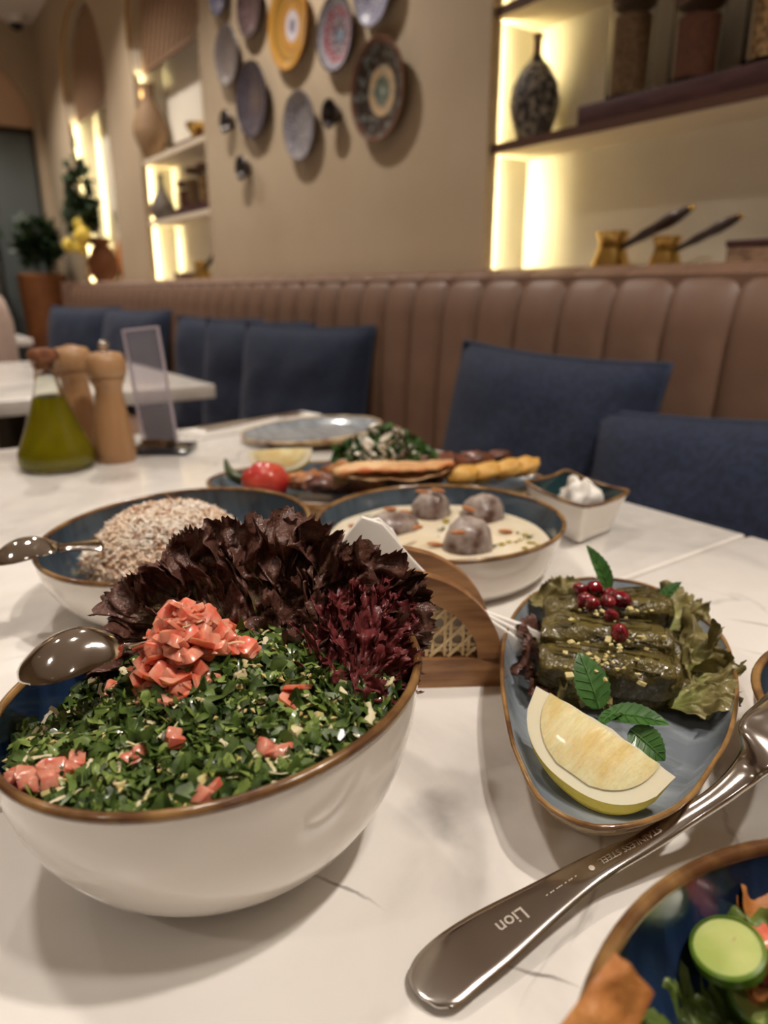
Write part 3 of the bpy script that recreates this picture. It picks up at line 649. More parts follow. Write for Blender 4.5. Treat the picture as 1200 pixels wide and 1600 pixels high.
# ------------------------------------------------------------------ cutlery
def ribbon(path, width, thick, crown=0.0, n=14):
    """a metal bar lofted along path; width and thick per point; returns rings"""
    P = [Vector(p) for p in path]; rings = []
    for i in range(len(P)):
        t_ = (P[min(i + 1, len(P) - 1)] - P[max(i - 1, 0)]).normalized(); s_ = t_.cross(Vector((0, 0, 1))).normalized(); nn = s_.cross(t_)
        ring = []
        for k in range(n):
            a = 2 * PI * k / n; cx = math.cos(a); cy = math.sin(a)
            ex = abs(cx) ** .7 * (1 if cx > 0 else -1); ey = abs(cy) ** .55 * (1 if cy > 0 else -1)
            ring.append(P[i] + s_ * (ex * width[i] / 2) + nn * (ey * thick[i] / 2 + crown * (1 - ex * ex)))
        rings.append(ring)
    return rings
def spline(pts, n):
    P = np.array(pts, float); m = len(P); out = []
    for k in range(n):
        s_ = (m - 1) * k / (n - 1); i = min(int(s_), m - 2); t_ = s_ - i
        p0 = P[max(i - 1, 0)]; p1 = P[i]; p2 = P[i + 1]; p3 = P[min(i + 2, m - 1)]
        out.append(.5 * (2 * p1 + (p2 - p0) * t_ + (2 * p0 - 5 * p1 + 4 * p2 - p3) * t_ ** 2 + (3 * p1 - p0 - 3 * p2 + p3) * t_ ** 3))
    return np.array(out)
# engraved spoon lying face down across the table
keys = [(659, 1560, .0032, .0025), (663, 1555, .0034, .0115), (680, 1536, .004, .0190), (715, 1502, .005, .0208), (770, 1462, .006, .0200), (850, 1408, .008, .0152), (930, 1357, .0105, .0112), (1010, 1315, .016, .0088), (1078, 1273, .023, .0080), (1130, 1238, .030, .0086), (1166, 1206, .036, .0112), (1190, 1176, .043, .0175), (1212, 1150, .047, .027)]
kk = []
for u, v, z, w in keys:
    p = WZ(u, v, z); kk.append((p[0], p[1], p[2], w))
d = np.array(kk[-1][:3]) - np.array(kk[-3][:3]); d[2] = 0; d /= np.linalg.norm(d)
b_ = np.array(kk[-1])
for s_, dz, w in ((.012, .001, .034), (.026, .002, .040), (.042, .002, .038), (.054, .001, .026), (.060, .000, .008)):
    kk.append((b_[0] + d[0] * s_, b_[1] + d[1] * s_, b_[2] + dz, w))
S = spline(kk, 90); path = [tuple(p[:3]) for p in S]; wid = [max(.002, p[3]) for p in S]
th = []
for i in range(90): th.append(.0022 + .0012 * math.exp(-((i - 55) / 12.) ** 2))
iN = 58   # from here on the bowl of the spoon bulges upward
t = thing('spoon', 'steel spoon lying face down with an engraved handle beside the vine leaf plate', 'spoon', (kk[3][0], kk[3][1], TZ))
off = Vector(t.location)
rings = ribbon(path, wid, th, .0)
mb = MB()
RR = []
for i, r_ in enumerate(rings):
    # back of the handle has a soft crown; the bowl is domed
    P0 = Vector(path[i]); out = []
    k = max(0, min(1, (i - 62) / 8.0)); k2 = max(0, min(1, (i - 24) / 16.0))
    for p in r_:
        dd = ((p - P0).xy.length) / (wid[i] / 2); e = max(0, 1 - dd * dd)
        out.append(p + Vector((0, 0, .0105 * k * e + .0011 * e * k2 * (1 - k))) - off)
    RR.append(out)
part('handle', MB().loft(RR[:66], cap=True), M['steel_b'], t, 55); part('bowl', MB().loft(RR[65:], cap=True), M['steel_b'], t, 60)
def text_mesh(body, size, ctr_u, ctr_v, depth):
    """lettering bent onto the back of the handle, reading towards the handle's end"""
    cu = bpy.data.curves.new('txt', 'FONT'); cu.body = body; cu.size = size; cu.align_x = 'CENTER'; cu.align_y = 'CENTER'; cu.resolution_u = 3; cu.offset = size * .012
    o = bpy.data.objects.new('txt', cu); COL.objects.link(o); dg = bpy.context.evaluated_depsgraph_get(); me = bpy.data.meshes.new_from_object(o.evaluated_get(dg))
    bpy.data.objects.remove(o); vs = [v.co.copy() for v in me.vertices]; fs = [tuple(p.vertices) for p in me.polygons]; bpy.data.meshes.remove(me)
    A = np.array(path); cum = np.concatenate([[0], np.cumsum(np.linalg.norm(np.diff(A, axis=0), axis=1))])
    c0 = WZ(ctr_u, ctr_v, .008); i0 = int(np.argmin(((A[:, :2] - c0[:2]) ** 2).sum(1))); s0 = cum[i0]
    out = []
    for v in vs:
        s_ = s0 - v.x; i = int(np.clip(np.searchsorted(cum, s_) - 1, 0, len(A) - 2)); f = (s_ - cum[i]) / (cum[i + 1] - cum[i]); p = A[i] + (A[i + 1] - A[i]) * f
        t_ = Vector(A[i + 1] - A[i]).normalized(); sd = t_.cross(Vector((0, 0, 1))).normalized(); nn = sd.cross(t_)
        k2 = max(0, min(1, (i + f - 24) / 16.0)); e = max(0, 1 - (v.y / (wid[i] / 2)) ** 2)
        out.append(Vector(p) + sd * v.y + nn * (th[i] / 2 + .00016 + .0011 * e * k2) - off)
    return MB().add(out, fs)
part('engraved_name', text_mesh('Lion', .0066, 800, 1432, 0), M['engrave'], t, 0)
part('engraved_line', text_mesh('STAINLESS STEEL', .0034, 962, 1334, 0), M['engrave'], t, 0)
part('engraved_emblem', text_mesh('\u2022', .008, 915, 1362, 0), M['engrave'], t, 0)
part('engraved_mark', text_mesh('- -- - --- -- -', .0030, 878, 1387, 0), M['engrave'], t, 0)

def spoon(label, tip, neck, end, W, bulge, handle_w=.010, sag=0., m='steel'):
    """a spoon lying face down: tip of the bowl, neck, end of the handle in world coordinates"""
    tip, neck, end = map(np.array, (tip, neck, end)); t = thing('spoon', label, 'spoon', tip)
    L_ = 26; ax = neck - tip; A = [tip + ax * (k / (L_ - 1)) for k in range(L_)]
    wd = [max(.0015, W * (math.sin(PI * min(1, (k / (L_ - 1)) ** .85)) ** .6) * (1 - .0 * k / L_) + (handle_w * .6 if k > L_ * .75 else 0) * ((k / (L_ - 1) - .75) / .25)) for k in range(L_)]
    rings = ribbon([tuple(a) for a in A], wd, [.0016] * L_, 0, 24); off = Vector(tip); out = []
    for i, r_ in enumerate(rings):
        P0 = Vector(A[i]); lk = math.sin(PI * min(1, (i / (L_ - 1)))) ** .7 if 0 < i < L_ - 1 else 0
        out.append([p + Vector((0, 0, bulge * lk * max(0, 1 - ((p - P0).length / (wd[i] / 2 + 1e-6)) ** 2))) - off for p in r_])
    part('bowl', MB().loft(out, cap=True), M[m], t, 80)
    H = [neck + (end - neck) * f + np.array([0, 0, sag * math.sin(PI * f)]) for f in np.linspace(-.02, 1, 20)]
    wh = [handle_w * (.62 + .7 * f ** 2 if f > .15 else .62 + .3 * (.15 - f) / .15) for f in np.linspace(0, 1, 20)]; wh[-1] *= .6
    part('handle', MB().loft([[p - off for p in r_] for r_ in ribbon([tuple(h) for h in H], wh, [.0026] * 20, 0, 12)], cap=True), M[m], t, 60)
    return t
def WZ3(u, v, z): return WZ(u, v, z)
spoon('polished steel spoon lying face down on the tabbouleh beside the tomato', WZ3(27, 1052, .074), WZ3(198, 1010, .080), WZ3(330, 985, .072), .0285, .0105)
spoon('steel spoon resting face down on the rim of the rice bowl', WZ3(-14, 878, .050), WZ3(92, 856, .056), WZ3(160, 850, .054), .026, .010, .019)
# ------------------------------------------------------------------ leaves
M['lollo'] = mat('red_lettuce', (96, 100, 48), .42, col2=(82, 58, 42), scale=60, detail=4, attr=(94, 62, 52), bump=1., bscale=240, coat=.12)
M['lollo_r'] = mat('curly_red_lettuce', (92, 60, 44), .42, col2=(84, 40, 40), scale=70, detail=4, attr=(108, 46, 47), bump=.4, bscale=300, coat=.1)
M['lettuce_g'] = mat('green_lettuce', (166, 170, 104), .4, col2=(132, 138, 74), scale=50, detail=4, attr=(126, 116, 70), bump=.4, bscale=240, coat=.25)
def nvec(p):
    return Vector((mnoise.noise(p), mnoise.noise(p + Vector((31.7, 7.3, 3.9))), mnoise.noise(p + Vector((-11.2, 23.4, 17.8)))))
def ruffle(R, spread, seed, A=.010, k1=11, curl=3.0, nu=150, nv=26, teeth=.06, cup=0.0):
    """a frilled leaf: a fan whose outer part is thrown into folds by a noise field, its margin finely toothed"""
    r = random.Random(seed); ph = [r.uniform(0, 6.28) for _ in range(4)]; so = seed * 5.37
    tooth = [r.uniform(-1, 1) for _ in range(nu)]
    def fn(u, v):
        a = (u * 2 - 1) * spread; t_ = v
        rr = R * (.06 + .94 * t_) * (1 + .07 * math.sin(2.3 * a + ph[0]) + .06 * math.sin(5.1 * a + ph[1])) * (1 - .25 * (abs(u * 2 - 1)) ** 3)
        if v > .93: rr *= 1 + teeth * tooth[int(u * (nu - 1))] * (v - .93) * 14
        w = t_ ** 1.5
        q = Vector((a * k1 * .32 + so, t_ * 2.6, so)); q2 = Vector((a * k1 * .75 - so, t_ * 4.5 + so, 2)); q3 = Vector((a * k1 * 1.5, t_ * 8 + so, 5))
        n1 = nvec(q); n2 = nvec(q2); n3 = nvec(q3)
        s_ = math.sin(k1 * a + ph[2] + 3 * t_ + 3 * n1.x); c_ = math.cos(k1 * a + ph[2] + 3 * t_ + 3 * n1.x)
        z = curl * rr * rr + A * w * (1.0 * s_ + 1.3 * n1.z + 1.5 * n2.z + .55 * n3.z)
        ta = A * w * (.45 * c_ + .55 * n2.x + .25 * n3.x); ra = A * w * (.5 * n1.y + .8 * n2.y + .3 * n3.y)
        ca, sa = math.cos(a), math.sin(a)
        return ((rr + ra) * sa + ta * ca, (rr + ra) * ca - ta * sa, z - cup * (1 - ca) * R)
    return MB().grid(fn, nu, nv, lambda u, v: min(1, .05 + v))
RTv, CFv = Vector(RT), Vector((FW[0], FW[1], 0))
def place(mb, base, yaw, lean, roll=0.):
    """stand a leaf up: its fan rises from base, leaning away by lean; yaw turns it round the vertical"""
    R_ = Matrix.Rotation(yaw, 4, 'Z') @ Matrix.Rotation(lean, 4, 'X') @ Matrix.Rotation(roll, 4, 'Z')
    return mb.xf(Matrix.Translation(Vector(base)) @ R_)
YR = math.atan2(RT[1], RT[0])        # yaw that sets a leaf's x axis along the picture's right
def frame_pt(cx, cy, r_, f_, z): return (cx + RT[0] * r_ + FW[0] * f_, cy + RT[1] * r_ + FW[1] * f_, TZ + z)
# main dark leaves at the back of the bowl
cx, cy = TAB['cx'], TAB['cy']
main = []
rm = random.Random(77)
for r_, f_, z, R_, yw, ln, rl in [(-.014, .036, .060, .044, .10, 1.30, .55), (.004, .040, .062, .048, .05, 1.40, .10), (.020, .038, .062, .050, .0, 1.40, -.10), (.036, .034, .062, .046, -.1, 1.35, -.45), (-.022, .034, .056, .034, .2, 1.20, .95), (.048, .030, .060, .038, -.2, 1.25, -.7),
                                  (.000, .028, .058, .040, .05, 1.10, .20), (.018, .026, .058, .042, .0, 1.10, -.10), (.034, .022, .058, .040, -.1, 1.05, -.40), (.010, .016, .056, .032, .1, .85, .1), (.028, .012, .056, .034, -.1, .85, -.3), (.040, .012, .056, .034, -.2, .9, -.5), (.026, .000, .056, .026, 0, .65, -.3)]:
    main.append((r_, f_, z, R_, 1.15, yw, ln, rl, .0062))
txt = ['dark red curly lettuce leaf fanned up at the back of the tabbouleh bowl']
for i, (r_, f_, z, R_, sp, yw, ln, rl, A) in enumerate(main):
    mb = place(ruffle(R_, sp, 20 + i, A, 9 + i % 4, 1.5, 190, 36, .035), frame_pt(cx, cy, r_, f_, z), YR + yw, ln, rl)
    single('lettuce_leaf', mb, M['lollo'], txt[0], 'lettuce', 'dark lettuce leaves behind the tomato', smooth=180)
fine = [(.050, .008, .062, .026, 1.2, -.2, 1.0, -.3, .0036), (.053, -.008, .061, .024, 1.2, -.3, .9, -.2, .0036), (.046, .022, .064, .026, 1.2, -.1, 1.2, -.2, .0036), (.056, .016, .066, .022, 1.2, -.3, 1.1, -.4, .0034), (.050, -.022, .058, .020, 1.2, -.4, .8, -.1, .0032), (.042, -.004, .058, .024, 1.2, -.1, .8, 0., .0034), (.056, .028, .068, .022, 1.2, -.2, 1.3, -.4, .0034), (.057, -.002, .062, .019, 1.2, -.5, 1.0, -.3, .0032), (.046, -.014, .058, .022, 1.2, -.2, .6, 0, .0034), (.044, .012, .060, .026, 1.2, -.1, .9, 0, .0036)]
for i, (r_, f_, z, R_, sp, yw, ln, rl, A) in enumerate(fine):
    mb = place(ruffle(R_, sp, 60 + i, A * 1.15, 15 + i % 4, 2.0, 200, 28, .07), frame_pt(cx, cy, r_, f_, z), YR + yw, ln, rl)
    single('lettuce_leaf', mb, M['lollo_r'], 'finely frilled maroon lettuce leaf at the edge of the tabbouleh bowl', 'lettuce', 'frilled maroon lettuce leaves', smooth=180)

# ------------------------------------------------------------------ tabbouleh
def tab_z(x, y):
    """height of the chopped salad over the table at an offset from the bowl's middle"""
    r_ = math.hypot(x, y); zr = TAB['zc'] + TAB['ta'] * x + TAB['tb'] * y
    a = x * RT[0] + y * RT[1]; b = x * FW[0] + y * FW[1]
    z = zr - .0085 + .014 * math.exp(-((a + .002) / .038) ** 2 - ((b - .006) / .040) ** 2)
    z -= .016 * math.exp(-((a + .058) / .022) ** 2 - ((b - .012) / .022) ** 2)
    return z
RI = TAB['r'] * .93
base = MB()
rings = []
for k in range(14):
    rr = RI * (k + .02) / 13
    rings.append([(cx + rr * math.cos(q), cy + rr * math.sin(q), TZ + tab_z(rr * math.cos(q), rr * math.sin(q)) - .004 + .0015 * mnoise.noise(Vector((rr * 90 * math.cos(q), rr * 90 * math.sin(q), 0)))) for q in np.linspace(0, 2 * PI, 48, endpoint=False)])
base.loft(rings); 
M['parsley'] = mat('chopped_parsley', (78, 100, 42), .42, col2=(42, 62, 22), scale=180, detail=2, lo=.4, hi=.62, attr=None, coat=.15)
M['parsley_l'] = mat('pale_chopped_parsley', (136, 154, 80), .36, col2=(92, 114, 50), scale=160, coat=.15)
M['bulgur'] = mat('bulgur', (206, 186, 128), .5, col2=(180, 156, 96), scale=200, sss=.1)
M['tomato'] = mat('tomato_flesh', (226, 104, 80), .25, col2=(240, 164, 138), scale=170, detail=3, lo=.38, hi=.66, sss=.5, coat=.3)
M['tomato_p'] = mat('pale_tomato', (208, 142, 118), .25, col2=(204, 104, 84), scale=150, sss=.3, coat=.4)
M['onion'] = mat('onion_bits', (222, 206, 168), .35, col2=(206, 190, 130), scale=160, sss=.25)
def leaf_bits(n, seed, smin, smax, zf, R_, pick=None, up=.55):
    r = random.Random(seed); mb = MB()
    for _ in range(n):
        rr = R_ * math.sqrt(r.random()); q = r.uniform(0, 2 * PI); x, y = rr * math.cos(q), rr * math.sin(q)
        if pick and not pick(x, y): continue
        s_ = r.uniform(smin, smax); d = Vector((r.gauss(0, 1), r.gauss(0, 1), r.gauss(0, up))).normalized(); w = d.cross(Vector((r.gauss(0, .6), r.gauss(0, .6), 1))).normalized(); nn = d.cross(w)
        p = Vector((cx + x, cy + y, TZ + zf(x, y) + r.uniform(-.002, .0035))); bd = r.uniform(-1.1, 1.1) * s_; fold = r.uniform(.0, .9) * s_; wd = r.choice((r.uniform(.10, .2), r.uniform(.2, .42))) * s_
        vs = []
        for f, k in ((-.5, .35), (-.2, 1.), (.05, .6), (.25, 1.), (.5, .15)):
            c_ = p + d * s_ * f + nn * bd * (4 * f * f - .5) * .6
            vs += [c_ - w * wd * k * r.uniform(.7, 1.2) + nn * fold * k * .5, c_, c_ + w * wd * k * r.uniform(.7, 1.2) + nn * fold * k * .5]
        fs = []
        for k in range(4): fs += [(3 * k, 3 * k + 1, 3 * k + 4, 3 * k + 3), (3 * k + 1, 3 * k + 2, 3 * k + 5, 3 * k + 4)]
        mb.add(vs, fs)
    return mb
ok = lambda x, y: True
tt = thing('tabbouleh', 'chopped parsley tabbouleh filling the deep white bowl', 'salad', (cx, cy, TZ + .02))
def rel(mb, t): o = Vector(t.location); mb.v = [tuple(Vector(p) - o) for p in mb.v]; return mb
part('salad_bed', rel(base, tt), M['parsley'], tt)
part('chopped_parsley', rel(leaf_bits(5600, 1, .0035, .0115, tab_z, RI * .965), tt), M['parsley'], tt, 40, kind='stuff')
part('parsley_sprig', rel(leaf_bits(260, 3, .006, .011, lambda x, y: tab_z(x, y) + .002, RI * .92), tt), M['parsley'], tt, 40, kind='stuff')
part('parsley_leaf', rel(leaf_bits(2100, 2, .003, .0095, lambda x, y: tab_z(x, y) + .001, RI * .96), tt), M['parsley_l'], tt, 40, kind='stuff')
gr = MB(); r = random.Random(5)
for _ in range(1100):
    rr = RI * math.sqrt(r.random()); q = r.uniform(0, 2 * PI); x, y = rr * math.cos(q), rr * math.sin(q); s_ = r.uniform(.0005, .0014)
    c_ = Vector((cx + x, cy + y, TZ + tab_z(x, y) + r.uniform(.0005, .004))); ax = Vector((r.gauss(0, 1), r.gauss(0, 1), r.gauss(0, .5))).normalized() * s_ * 1.5; b1 = ax.orthogonal().normalized() * s_ * .8; b2 = ax.cross(b1).normalized() * s_ * .8
    gr.add([c_ + ax, c_ - ax, c_ + b1, c_ - b1, c_ + b2, c_ - b2], [(0, 2, 4), (0, 4, 3), (0, 3, 5), (0, 5, 2), (1, 4, 2), (1, 3, 4), (1, 5, 3), (1, 2, 5)])
part('bulgur_grain', rel(gr, tt), M['bulgur'], tt, 60, kind='stuff')
# diced tomato
def chunk(seed, sx, sy, sz, bev=.16):
    r = random.Random(seed); vs = []
    mb = MB(); n = 3
    for z in (-1, -.72, .72, 1):
        pass
    pts = [[(r.uniform(.75, 1.15), r.uniform(.75, 1.15), r.uniform(.75, 1.15)) for _ in range(2)] for _ in range(4)]
    def corner(a, b, c, i, j): return Vector((a * sx * pts[i][j][0], b * sy * pts[i][j][1], c * sz * pts[i][j][2]))
    rings = []
    for z, inset in ((-1, .78), (-.8, 1.), (.8, 1.), (1, .78)):
        ring = []
        for i, (a, b) in enumerate(((1, 1), (-1, 1), (-1, -1), (1, -1))):
            c_ = corner(a, b, 1 if z > 0 else -1, i, 0 if z > 0 else 1); c_ = Vector((c_.x * inset, c_.y * inset, abs(c_.z) * z))
            tx = Vector((-a * sx * .22, 0, 0)); ty = Vector((0, -b * sy * .22, 0))
            ring += [c_ + ty, c_ + tx] if (i % 2 == 0) else [c_ + tx, c_ + ty]
        rings.append([tuple(p) for p in ring])
    return mb.loft(rings, cap=True)
TM = [chunk(k, .0029, .0033, .0018).mesh('tomato_dice', M['tomato'], 50) for k in range(6)] + [chunk(k + 9, .0046, .0037, .0009).mesh('tomato_dice', M['tomato'], 50) for k in range(4)]
TP = [chunk(k + 30, .0026, .0032, .0020).mesh('tomato_dice', M['tomato_p'], 50) for k in range(4)]
tp = WZ(290, 1022, .073); tx, ty = tp[0] - cx, tp[1] - cy
r = random.Random(11)
HT, RB = .0225, .0200
def cone_h(q): return HT * max(0, 1 - (q / RB) ** 1.5)
n_t = 0
for k in range(150):
    q = RB * math.sqrt(r.random()); a = r.uniform(0, 2 * PI); x = tx + q * math.cos(a); y = ty + q * math.sin(a)
    z = tab_z(x, y) * 1.0 + cone_h(q) + r.uniform(-.004, .001)
    inst('tomato_dice', r.choice(TM), (cx + x, cy + y, TZ + z), (r.uniform(-.9, .9), r.uniform(-.9, .9), r.uniform(0, 6.3)), r.uniform(.8, 1.3), 'small red diced tomato piece heaped in the middle of the tabbouleh', 'tomato', 'diced tomato heap on the tabbouleh')
inst_core = MB()
rings = [[(cx + tx + RB * .82 * f * math.cos(q), cy + ty + RB * .82 * f * math.sin(q), TZ + tab_z(tx, ty) + cone_h(RB * f) - .005) for q in np.linspace(0, 2 * PI, 20, endpoint=False)] for f in (1, .8, .6, .4, .2, .02)]
single('tomato_pulp', inst_core.loft(rings, cap=True), M['tomato'], 'wet red tomato pulp under the heap of diced tomato', 'tomato', smooth=60, kind='stuff')
for (u, v, n, sp) in ((45, 1175, 13, .008), (98, 1170, 4, .004), (425, 1168, 4, .003), (322, 1228, 2, .002), (270, 1150, 2, .003), (375, 1000, 5, .004), (180, 1035, 6, .005), (390, 1045, 2, .002), (210, 1165, 2, .003), (455, 1090, 2, .002)):
    c0 = WZ(u, v, .066)
    for k in range(n):
        x = c0[0] - cx + r.gauss(0, sp * .6); y = c0[1] - cy + r.gauss(0, sp * .6)
        if math.hypot(x, y) > RI * .99: s_ = RI * .97 / math.hypot(x, y); x *= s_; y *= s_
        inst('tomato_dice', r.choice(TP if v > 1100 else TM), (cx + x, cy + y, TZ + tab_z(x, y) + .0025 + r.uniform(0, .003)), (r.uniform(-.7, .7), r.uniform(-.7, .7), r.uniform(0, 6.3)), r.uniform(.8, 1.25), 'pale red diced tomato piece scattered among the chopped parsley', 'tomato', 'scattered tomato pieces in the tabbouleh')
# pale shreds of onion and zest
def shred(seed, L_, w):
    r = random.Random(seed); mb = MB(); P = []; d = Vector((1, 0, 0)); p = Vector((0, 0, 0)); an = 0
    for k in range(6): P.append(p.copy()); an += r.uniform(-.6, .6); p += Vector((math.cos(an), math.sin(an), r.uniform(-.25, .25))) * L_ / 6
    rings = []
    for k, p in enumerate(P):
        t_ = (P[min(k + 1, 5)] - P[max(0, k - 1)]).normalized(); s_ = t_.cross(Vector((0, 0, 1))).normalized(); ww = w * r.uniform(.5, 1.1)
        rings.append([p + s_ * ww, p + Vector((0, 0, w * .35)), p - s_ * ww * r.uniform(.6, 1.2), p - Vector((0, 0, w * .35))])
    return mb.loft(rings, cap=True).mesh('onion_shred', M['onion'], 50)
SH = [shred(k, .006 + .0012 * (k % 4), .0006 + .00025 * (k % 3)) for k in range(8)]
for k in range(170):
    rr = RI * .97 * math.sqrt(r.random()); q = r.uniform(0, 2 * PI); x, y = rr * math.cos(q), rr * math.sin(q)
    if math.hypot(x - tx, y - ty) < RB: 
        if k % 3: continue
        z = tab_z(x, y) + cone_h(math.hypot(x - tx, y - ty)) + .002
    else: z = tab_z(x, y) + .0035
    inst('onion_shred', r.choice(SH), (cx + x, cy + y, TZ + z), (r.uniform(-.4, .4), r.uniform(-.4, .4), r.uniform(0, 6.3)), r.uniform(.7, 1.4), 'pale cream onion shred lying on the tabbouleh', 'onion', 'onion shreds on the tabbouleh')

OP = [chunk(50 + k, .0019, .0024, .0013).mesh('onion_piece', M['onion'], 50) for k in range(5)]
for k in range(60):
    rr = RI * .95 * math.sqrt(r.random()); q = r.uniform(0, 2 * PI); x, y = rr * math.cos(q), rr * math.sin(q)
    if math.hypot(x - tx, y - ty) < RB: continue
    inst('onion_piece', r.choice(OP), (cx + x, cy + y, TZ + tab_z(x, y) + .003), (r.uniform(-.8, .8), r.uniform(-.8, .8), r.uniform(0, 6.3)), r.uniform(.6, 1.2), 'small cream diced onion piece lying on the tabbouleh', 'onion', 'diced onion on the tabbouleh')
# ------------------------------------------------------------------ rice
rcx, rcy = RIC['cx'] - .004, RIC['cy'] - .004
M['rice'] = mat('rice_grains', (250, 238, 222), .45, col2=(240, 214, 188), scale=40, sss=.2)
M['rice_bed'] = mat('rice_bed', (242, 222, 202), .7)
M['vermi'] = mat('toasted_vermicelli', (176, 118, 72), .45, col2=(150, 94, 54), scale=80)
RRm = .054
def rice_z(q): return .030 + .034 * max(0, 1 - (q / RRm) ** 3.2)
rt_ = thing('rice', 'mound of pale rice with toasted vermicelli in the slanted white bowl', 'rice', (rcx, rcy, TZ + .02))
rings = [[(RRm * f * math.cos(q), RRm * f * math.sin(q), rice_z(RRm * f) - .0225 + .002 * mnoise.noise(Vector((math.cos(q) * 3, math.sin(q) * 3, f * 6)))) for q in np.linspace(0, 2 * PI, 48, endpoint=False)] for f in (1.0, .98, .95, .9, .8, .65, .4, .2, .01)]
part('rice_bed', MB().loft(rings), M['rice_bed'], rt_, 60)
def grains(n, seed, ln, rd):
    r = random.Random(seed); mb = MB()
    for _ in range(n):
        f = math.sqrt(r.random()) ** .8; q = r.uniform(0, 2 * PI); rr = RRm * f; z = rice_z(rr) - .02 + r.uniform(-.0015, .001)
        if f > .9: z = rice_z(RRm * r.uniform(.9, 1)) - .02; rr = RRm * r.uniform(.95, 1.02)
        c_ = Vector((rr * math.cos(q), rr * math.sin(q), z)); d = Vector((r.gauss(0, 1), r.gauss(0, 1), r.gauss(0, .35))).normalized(); l = ln * r.uniform(.7, 1.3)
        b1 = d.orthogonal().normalized() * rd; b2 = d.cross(b1).normalized() * rd; vs = [c_ - d * l]
        for s_ in (-.4, .4): vs += [c_ + d * l * s_ + b1, c_ + d * l * s_ + b2, c_ + d * l * s_ - b1, c_ + d * l * s_ - b2]
        vs.append(c_ + d * l)
        fs = [(0, 2, 1), (0, 3, 2), (0, 4, 3), (0, 1, 4)] + [(1 + k, 1 + (k + 1) % 4, 5 + (k + 1) % 4, 5 + k) for k in range(4)] + [(9, 5, 6), (9, 6, 7), (9, 7, 8), (9, 8, 5)]
        mb.add(vs, fs)
    return mb
part('rice_grain', grains(3600, 3, .0034, .0008), M['rice'], rt_, 60, kind='stuff')
part('vermicelli', grains(380, 4, .005, .0007), M['vermi'], rt_, 60, kind='stuff')
# ------------------------------------------------------------------ dumplings in yoghurt
M['yog'] = mat('yoghurt', (236, 226, 204), .25, col2=(228, 214, 184), scale=18, sss=.1, coat=.3)
M['oilgold'] = mat('olive_oil_drops', (190, 168, 40), .08, coat=.8, trans=.3)
M['kib'] = mat('yoghurt_coated_dumpling', (172, 158, 150), .35, col2=(86, 60, 50), scale=52, detail=5, lo=.38, hi=.60, bump=.5, bscale=160, coat=.3)
M['almond'] = mat('toasted_almond', (188, 122, 66), .45, col2=(160, 96, 48), scale=120)
yo = [[(KX + KR * .9 * f * math.cos(q), KY + KR * .9 * f * math.sin(q), TZ + .0235 + .0009 * mnoise.noise(Vector((math.cos(q) * f * 3, math.sin(q) * f * 3, 1)))) for q in np.linspace(0, 2 * PI, 64, endpoint=False)] for f in (1, .85, .6, .35, .1, .01)]
single('yoghurt', MB().loft(yo), M['yog'], 'cream coloured yoghurt sauce filling the shallow round bowl', 'sauce', smooth=80)
kibs = [('left oval dumpling half sunk in yoghurt behind the napkins', 612, 836, .0235, .0165, .016, .3), ('back dumpling in yoghurt topped with two almond slivers', 674, 812, .0165, .0165, .0225, 0), ('dumpling in yoghurt with one almond sliver at its shoulder', 758, 816, .0195, .0175, .0215, .4), ('front dumpling in yoghurt standing by the bowl rim', 734, 866, .0185, .0175, .0235, .2)]
KP = []
for k, (lb, u, v, rx, ry, rz, ro) in enumerate(kibs):
    p = WZ(u, v, .0235) + FW * ry * .85; KP.append((p, rx, ry, rz))
    single('dumpling', MB().blob(rx, ry, rz, 31 + k, .14, 1.6, 28, 16, flat=-.35).xf(Matrix.Translation((p[0], p[1], TZ + .0215)) @ Matrix.Rotation(YR + ro, 4, 'Z')), M['kib'], 'grey ' + lb, 'dumpling', 'dumplings in yoghurt', smooth=80)
alm = MB().blob(.0048, .0017, .0011, 2, .1, 2, 12, 6).mesh('almond_sliver', M['almond'], 60)
for (u, v, z, a) in ((660, 768, .046, .2), (684, 766, .046, -.1), (732, 795, .039, -.6), (716, 832, .047, .4), (653, 824, .037, .9), (634, 800, .026, .1), (556, 822, .025, 0), (680, 850, .026, .2), (610, 795, .026, .3), (790, 830, .026, .2)):
    p = WZ(u, v, z); inst('almond_sliver', alm, p, (.2, .15, YR + a), 1.3, 'toasted brown almond sliver scattered on the yoghurt dumplings', 'almond', 'almond slivers on the yoghurt')
drop = MB().blob(.0042, .0034, .0007, 3, .25, 2, 16, 6).mesh('oil_drop', M['oilgold'], 70)
for k in range(26):
    u = random.choice((random.gauss(815, 22), random.gauss(560, 22), random.gauss(700, 12))); v = random.gauss(842, 10) if u > 750 else (random.gauss(850, 6) if u < 640 else random.gauss(815, 8))
    p = WZ(u, v, .0245)
    if math.hypot(p[0] - KX, p[1] - KY) < KR * .84: inst('oil_drop', drop, p, (0, 0, random.uniform(0, 6)), random.uniform(.3, 1.), 'small golden olive oil drop floating on the yoghurt', 'oil drop', 'oil drops on the yoghurt')
fl = MB().grid(lambda u, v: ((u - .5) * .010, (v - .5) * .0034 * (1.2 - abs(2 * u - 1)), .0008 * math.sin(u * 9)), 7, 3).mesh('herb_flake', M['parsley'], 60)
for (u, v, a) in ((572, 806, .2), (600, 803, -.1), (812, 800, .1), (852, 816, .2), (764, 848, .9), (826, 838, .3), (690, 826, .8), (545, 840, .4), (770, 852, .2), (700, 800, .5)):
    inst('herb_flake', fl, WZ(u, v, .0252), (0, 0, YR + a), 1., 'dark green herb flake floating on the yoghurt', 'herb', 'herb flakes on the yoghurt')

